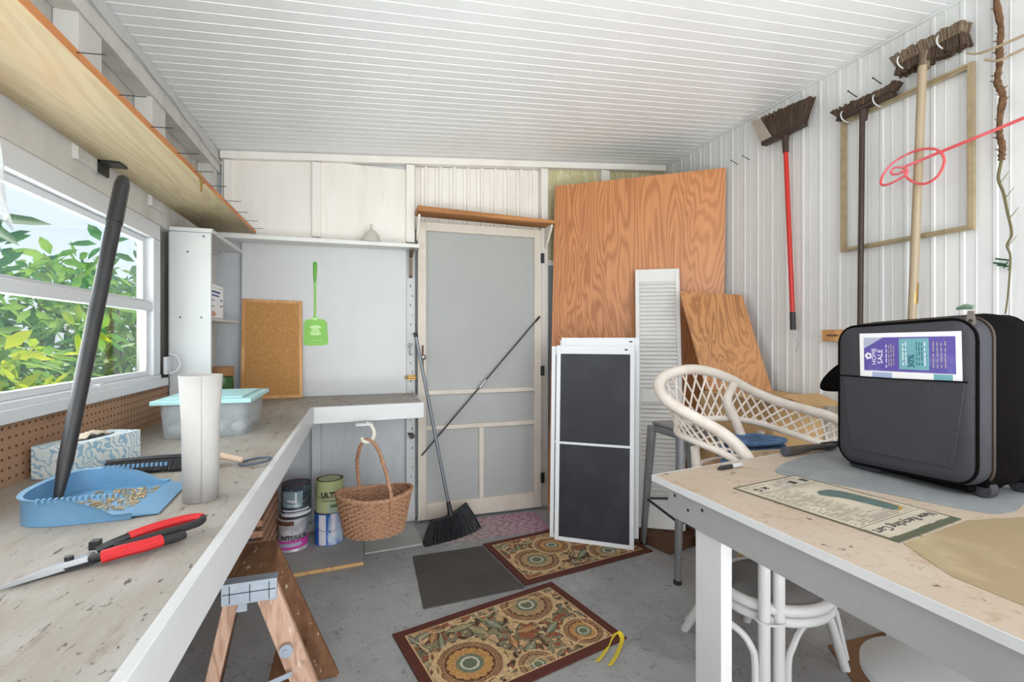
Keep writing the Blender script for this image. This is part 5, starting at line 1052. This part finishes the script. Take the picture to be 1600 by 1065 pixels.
# folded clothes on the seat
def folded(name, x0, x1, y0, y1, z0, z1, m, label, cat, layers=4, rot=0):
    t = thing(name, label, cat, ((x0+x1)/2, (y0+y1)/2, z0)); cx, cy = (x0+x1)/2, (y0+y1)/2; h = (z1-z0)/layers
    for k in range(layers):
        j = .008*math.sin(k*2.3); M_ = RZ(rot+.04*math.sin(k*1.7), (cx, cy, 0))
        def fn(u, v, k=k):
            a = 2*math.pi*u; ex = .35; sx = (x1-x0)/2-j; sy = (y1-y0)/2+j; c_, s_ = math.cos(a), math.sin(a); zz = z0+h*k+h*.5-h*.5*math.cos(math.pi*v)+.004*math.sin(a*3+k); rr_ = math.sin(math.pi*v)**.35 if 0 < v < 1 else 0.0
            return tuple(M_ @ Vector((sx*rr_*math.copysign(abs(c_)**ex, c_), sy*rr_*math.copysign(abs(s_)**ex, s_), zz)))
        build('fold', MB().grid(fn, 48, 11, cu=True), m, t, smooth=60)
    return t
folded('folded_jeans', 1.56, 1.85, 1.655, 1.80, .667, .80, M_jean, 'folded blue jeans piled on the rattan armchair seat', 'jeans', 4, .02)
folded('folded_blanket', 1.46, 1.80, 1.50, 1.612, .667, .775, mat('beige_cloth', (178, 156, 124), [((130, 116, 88), 14, U, .5, .65, .7)], .9), 'beige folded blanket at the front of the rattan armchair seat', 'blanket', 3, 0)
folded('folded_towel', 1.33, 1.44, 1.62, 1.75, .74, .79, mat('green_cloth', (110, 160, 128), [((220, 224, 220), 12, U, .5, .6, .8)], .9), 'green and white cloth behind the near arm of the rattan armchair', 'towel', 2, 0) if False else None

# low rattan chair under the table
t = thing('low_rattan_chair', 'white rattan chair with grey seat tucked under the table', 'chair', (1.53, 1.3, 0))
c0 = Vector((1.46, 1.385)); rg = .195
def ring_(z, r, th, nm): build(nm, MB().tube([(c0.x+r*math.cos(a), c0.y+r*math.sin(a)*.9, z) for a in [2*math.pi*k/44 for k in range(44)]], th, 10, closed=True), M_white, t)
ring_(.335, rg, .019, 'seat_ring'); ring_(.296, rg-.004, .017, 'seat_ring')
build('seat', MB().lathe([(.185, 0), (.190, .02), (.17, .038), (.10, .048), (.001, .05)], (c0.x, c0.y, .318), 36, 1, .9), mat('grey_cushion', (112, 110, 110), rough=.9), t)
f0 = Vector((1.315, 1.255)); side = Vector((.70, -.25)).normalized()
for s in (-1, 1):
    p = f0+side*s*.024; build('leg', MB().tube([(p.x, p.y, .001), (p.x, p.y, .35), (p.x+.0, p.y+.0, .665)], .0195, 12), M_white, t)
    q = f0+side*s*.055; w_ = f0+side*s*.20
    build('corner_bend', MB().tube(cr([(q.x, q.y, .001), (q.x, q.y, .16), (q.x+side.x*s*.015, q.y+side.y*s*.015, .215), (f0.x+side.x*s*.10+.01, f0.y+side.y*s*.10+.02, .25), (f0.x+side.x*s*.16+.03, f0.y+side.y*s*.16+.06, .275)], 5), .0115, 8), M_white, t)
build('binding', MB().tube([(f0.x+.050*math.cos(a)*side.x+.024*math.sin(a)*.5, f0.y+.05*math.cos(a)*side.y+.024*math.sin(a), .30+.004*math.sin(a)) for a in [2*math.pi*k/20 for k in range(20)]], .004, 6, closed=True), M_white, t)
for (p, q) in (((1.63, 1.335, .30), (1.735, 1.318, .001)), ((1.33, 1.52, .30), (1.318, 1.71, .001)), ((1.56, 1.53, .30), (1.62, 1.68, .001))):
    build('leg', MB().tube([p, Vector(p).lerp(Vector(q), .25)+Vector((0, 0, .01)), q], .0165, 10), M_white, t); p2 = Vector(p)+Vector((.02, .01, .0)); q2 = Vector(q)+Vector((.02, .012, .03)); build('leg_brace', MB().tube([p2, p2.lerp(q2, .4)+Vector((.02, 0, .02)), q2], .010, 8), M_white, t)
build('reed', MB().tube([(1.275, 1.44, .31), (1.275, 1.445, .54), (1.29, 1.465, .565), (1.31, 1.48, .57)], .010, 8), M_white, t)
for k in range(6): a = R(172-14*k); build('reed', MB().tube([(c0.x+.19*math.cos(a), c0.y+.19*math.sin(a), .33), (c0.x+.195*math.cos(a), c0.y+.195*math.sin(a), .63)], .0125, 8), M_white, t)
build('back_rail', MB().tube(cr([(1.27, 1.38, .63), (1.29, 1.48, .635), (1.37, 1.56, .635), (1.50, 1.57, .635), (1.61, 1.50, .635)], 6), .016, 8), M_white, t)
# pale rounded lid low in the foreground
t = thing('plastic_stool', 'pale grey round stool seat under the near end of the table', 'stool', (1.50, .86, 0))
build('seat', MB().lathe([(.0, .0), (.17, 0), (.19, .01), (.19, .03), (.16, .05), (.08, .06), (.001, .062)], (1.50, .86, .30), 44), mat('pale_grey_plastic', (186, 190, 194), rough=.4), t)
for k in range(4): a = R(45+90*k); build('leg', MB().tube([(1.50+.13*math.cos(a), .86+.13*math.sin(a), .305), (1.50+.16*math.cos(a), .86+.16*math.sin(a), .001)], [.02, .016], 8), M_tile, t)

build('brown_floor_sheet', MB().prism([(1.62, 1.12), (1.80, 1.44), (2.2, 1.44), (2.25, 1.0), (1.75, .98)], .001, .004), mat('brown_sheet', (122, 88, 60), [((96, 66, 44), 10, U, .45, .65, .7)], .85), label='brown sheet lying on the floor under the table behind the pale grey stool', cat='sheet')
#CARDBOARD BOX behind the chair
t = thing('cardboard_box', 'large open cardboard box behind the rattan armchair by the right wall', 'cardboard box', (2.17, 2.15, 0))
bx0, bx1, by0, by1, bh = 2.0, 2.34, 1.90, 2.44, .925
b = MB(); b.box((bx0, by0, .001), (bx1, by0+.006, bh)); b.box((bx0, by1-.006, .001), (bx1, by1, bh)); b.box((bx0, by0+.006, .001), (bx0+.006, by1-.006, bh)); b.box((bx1-.006, by0+.006, .001), (bx1, by1-.006, bh)); b.box((bx0+.006, by0+.006, .001), (bx1-.006, by1-.006, .008))
build('box_body', b, M_card, t)
build('flap', MB().grid(lambda u, v: (bx0-.06+.40*u, by0+.50*v-.05, bh+.004+.008*math.sin(math.pi*v*.8)*(.5+.5*u)-.05*max(0, .12-v)), 14, 14), M_card, t, solid=.004)
build('flap', MB().slab([(bx0+.10, by0-.13, bh-.01), (bx1-.02, by0-.13, bh-.012), (bx1-.02, by0+.01, bh+.03), (bx0+.06, by0+.01, bh+.03)], .004), M_card, t)

#OUTSIDE: shrubs beyond the window
def leafy(name, label, cx, cy, rx_, ry, z0, z1, n, L, m, m2, seed, trunk=True, whorl=6, cat='shrub', group=None):
    rnd = random.Random(seed); t = thing(name, label, cat, (cx, cy, -.13), group)
    for part, cnt, mm in (('foliage', n, m), ('pale_foliage', n//2, m2)):
        V = []; F = []
        for i in range(cnt):
            a = rnd.uniform(0, 6.28); r = rnd.random()**.5; px = cx+rx_*r*math.cos(a); py = cy+ry*r*math.sin(a); pz = rnd.uniform(z0, z1)
            ax = Vector((rnd.uniform(-1, 1), rnd.uniform(-1, 1), rnd.uniform(.1, 1.2))).normalized(); u = ax.orthogonal().normalized(); v = ax.cross(u)
            for k in range(whorl):
                an = 6.283*k/whorl+rnd.uniform(-.2, .2); d = (u*math.cos(an)+v*math.sin(an)+ax*.25).normalized(); s = d.cross(ax).normalized(); l = L*rnd.uniform(.7, 1.2); w = l*.19; base = Vector((px, py, pz))+d*l*.22; dr = Vector((0, 0, -l*.18)); k0 = len(V)
                V += [tuple(base), tuple(base+d*l*.35+s*w), tuple(base+d*l*.35-ax*w*.3), tuple(base+d*l*.35-s*w), tuple(base+d*l*.72+s*w*.8+dr*.4), tuple(base+d*l*.72-ax*w*.3+dr*.4), tuple(base+d*l*.72-s*w*.8+dr*.4), tuple(base+d*l*1.05+dr)]
                F += [(k0, k0+1, k0+2), (k0, k0+2, k0+3), (k0+1, k0+4, k0+5, k0+2), (k0+2, k0+5, k0+6, k0+3), (k0+4, k0+7, k0+5), (k0+5, k0+7, k0+6)]
        me = bpy.data.meshes.new(part); me.from_pydata(V, [], F); me.materials.append(mm); me.polygons.foreach_set('use_smooth', [True]*len(F)); put(part, me, t)
    b = MB(); 
    for k in range(4):
        a = rnd.uniform(0, 6.28); e = Vector((cx+rx_*.6*math.cos(a), cy+ry*.6*math.sin(a), z1*.85)); b.tube(cr([(cx+.05*k, cy, -.13), (cx+.1*math.cos(a), cy+.1*math.sin(a), z0+.2), tuple(e)], 5), [.03-.0022*i for i in range(11)], 7)
    build('branches', b, M_bark, t)
G = 'shrubs outside the window'
leafy('shrub', 'dark green broad leaved shrub branch close outside the left edge of the window', -1.62, 2.35, .22, .25, 1.28, 1.72, 10, .15, M_lfA, M_lfC, 1, group=G)
leafy('shrub', 'yellow-green sunlit shrub outside the lower left of the window', -2.1, 3.1, .8, .6, .35, 1.30, 75, .15, M_lfB, M_lfC, 2, group=G)
leafy('shrub', 'tall mid-green shrub outside the right half of the window', -1.85, 4.85, .55, .85, .4, 1.95, 110, .15, M_lfC, M_lfA, 3, group=G)
leafy('shrub', 'bluish green bushy shrub farthest away beyond the window', -3.3, 6.5, 1.3, 1.6, .2, 2.1, 170, .22, M_lfA, M_lfC, 4, group=G)
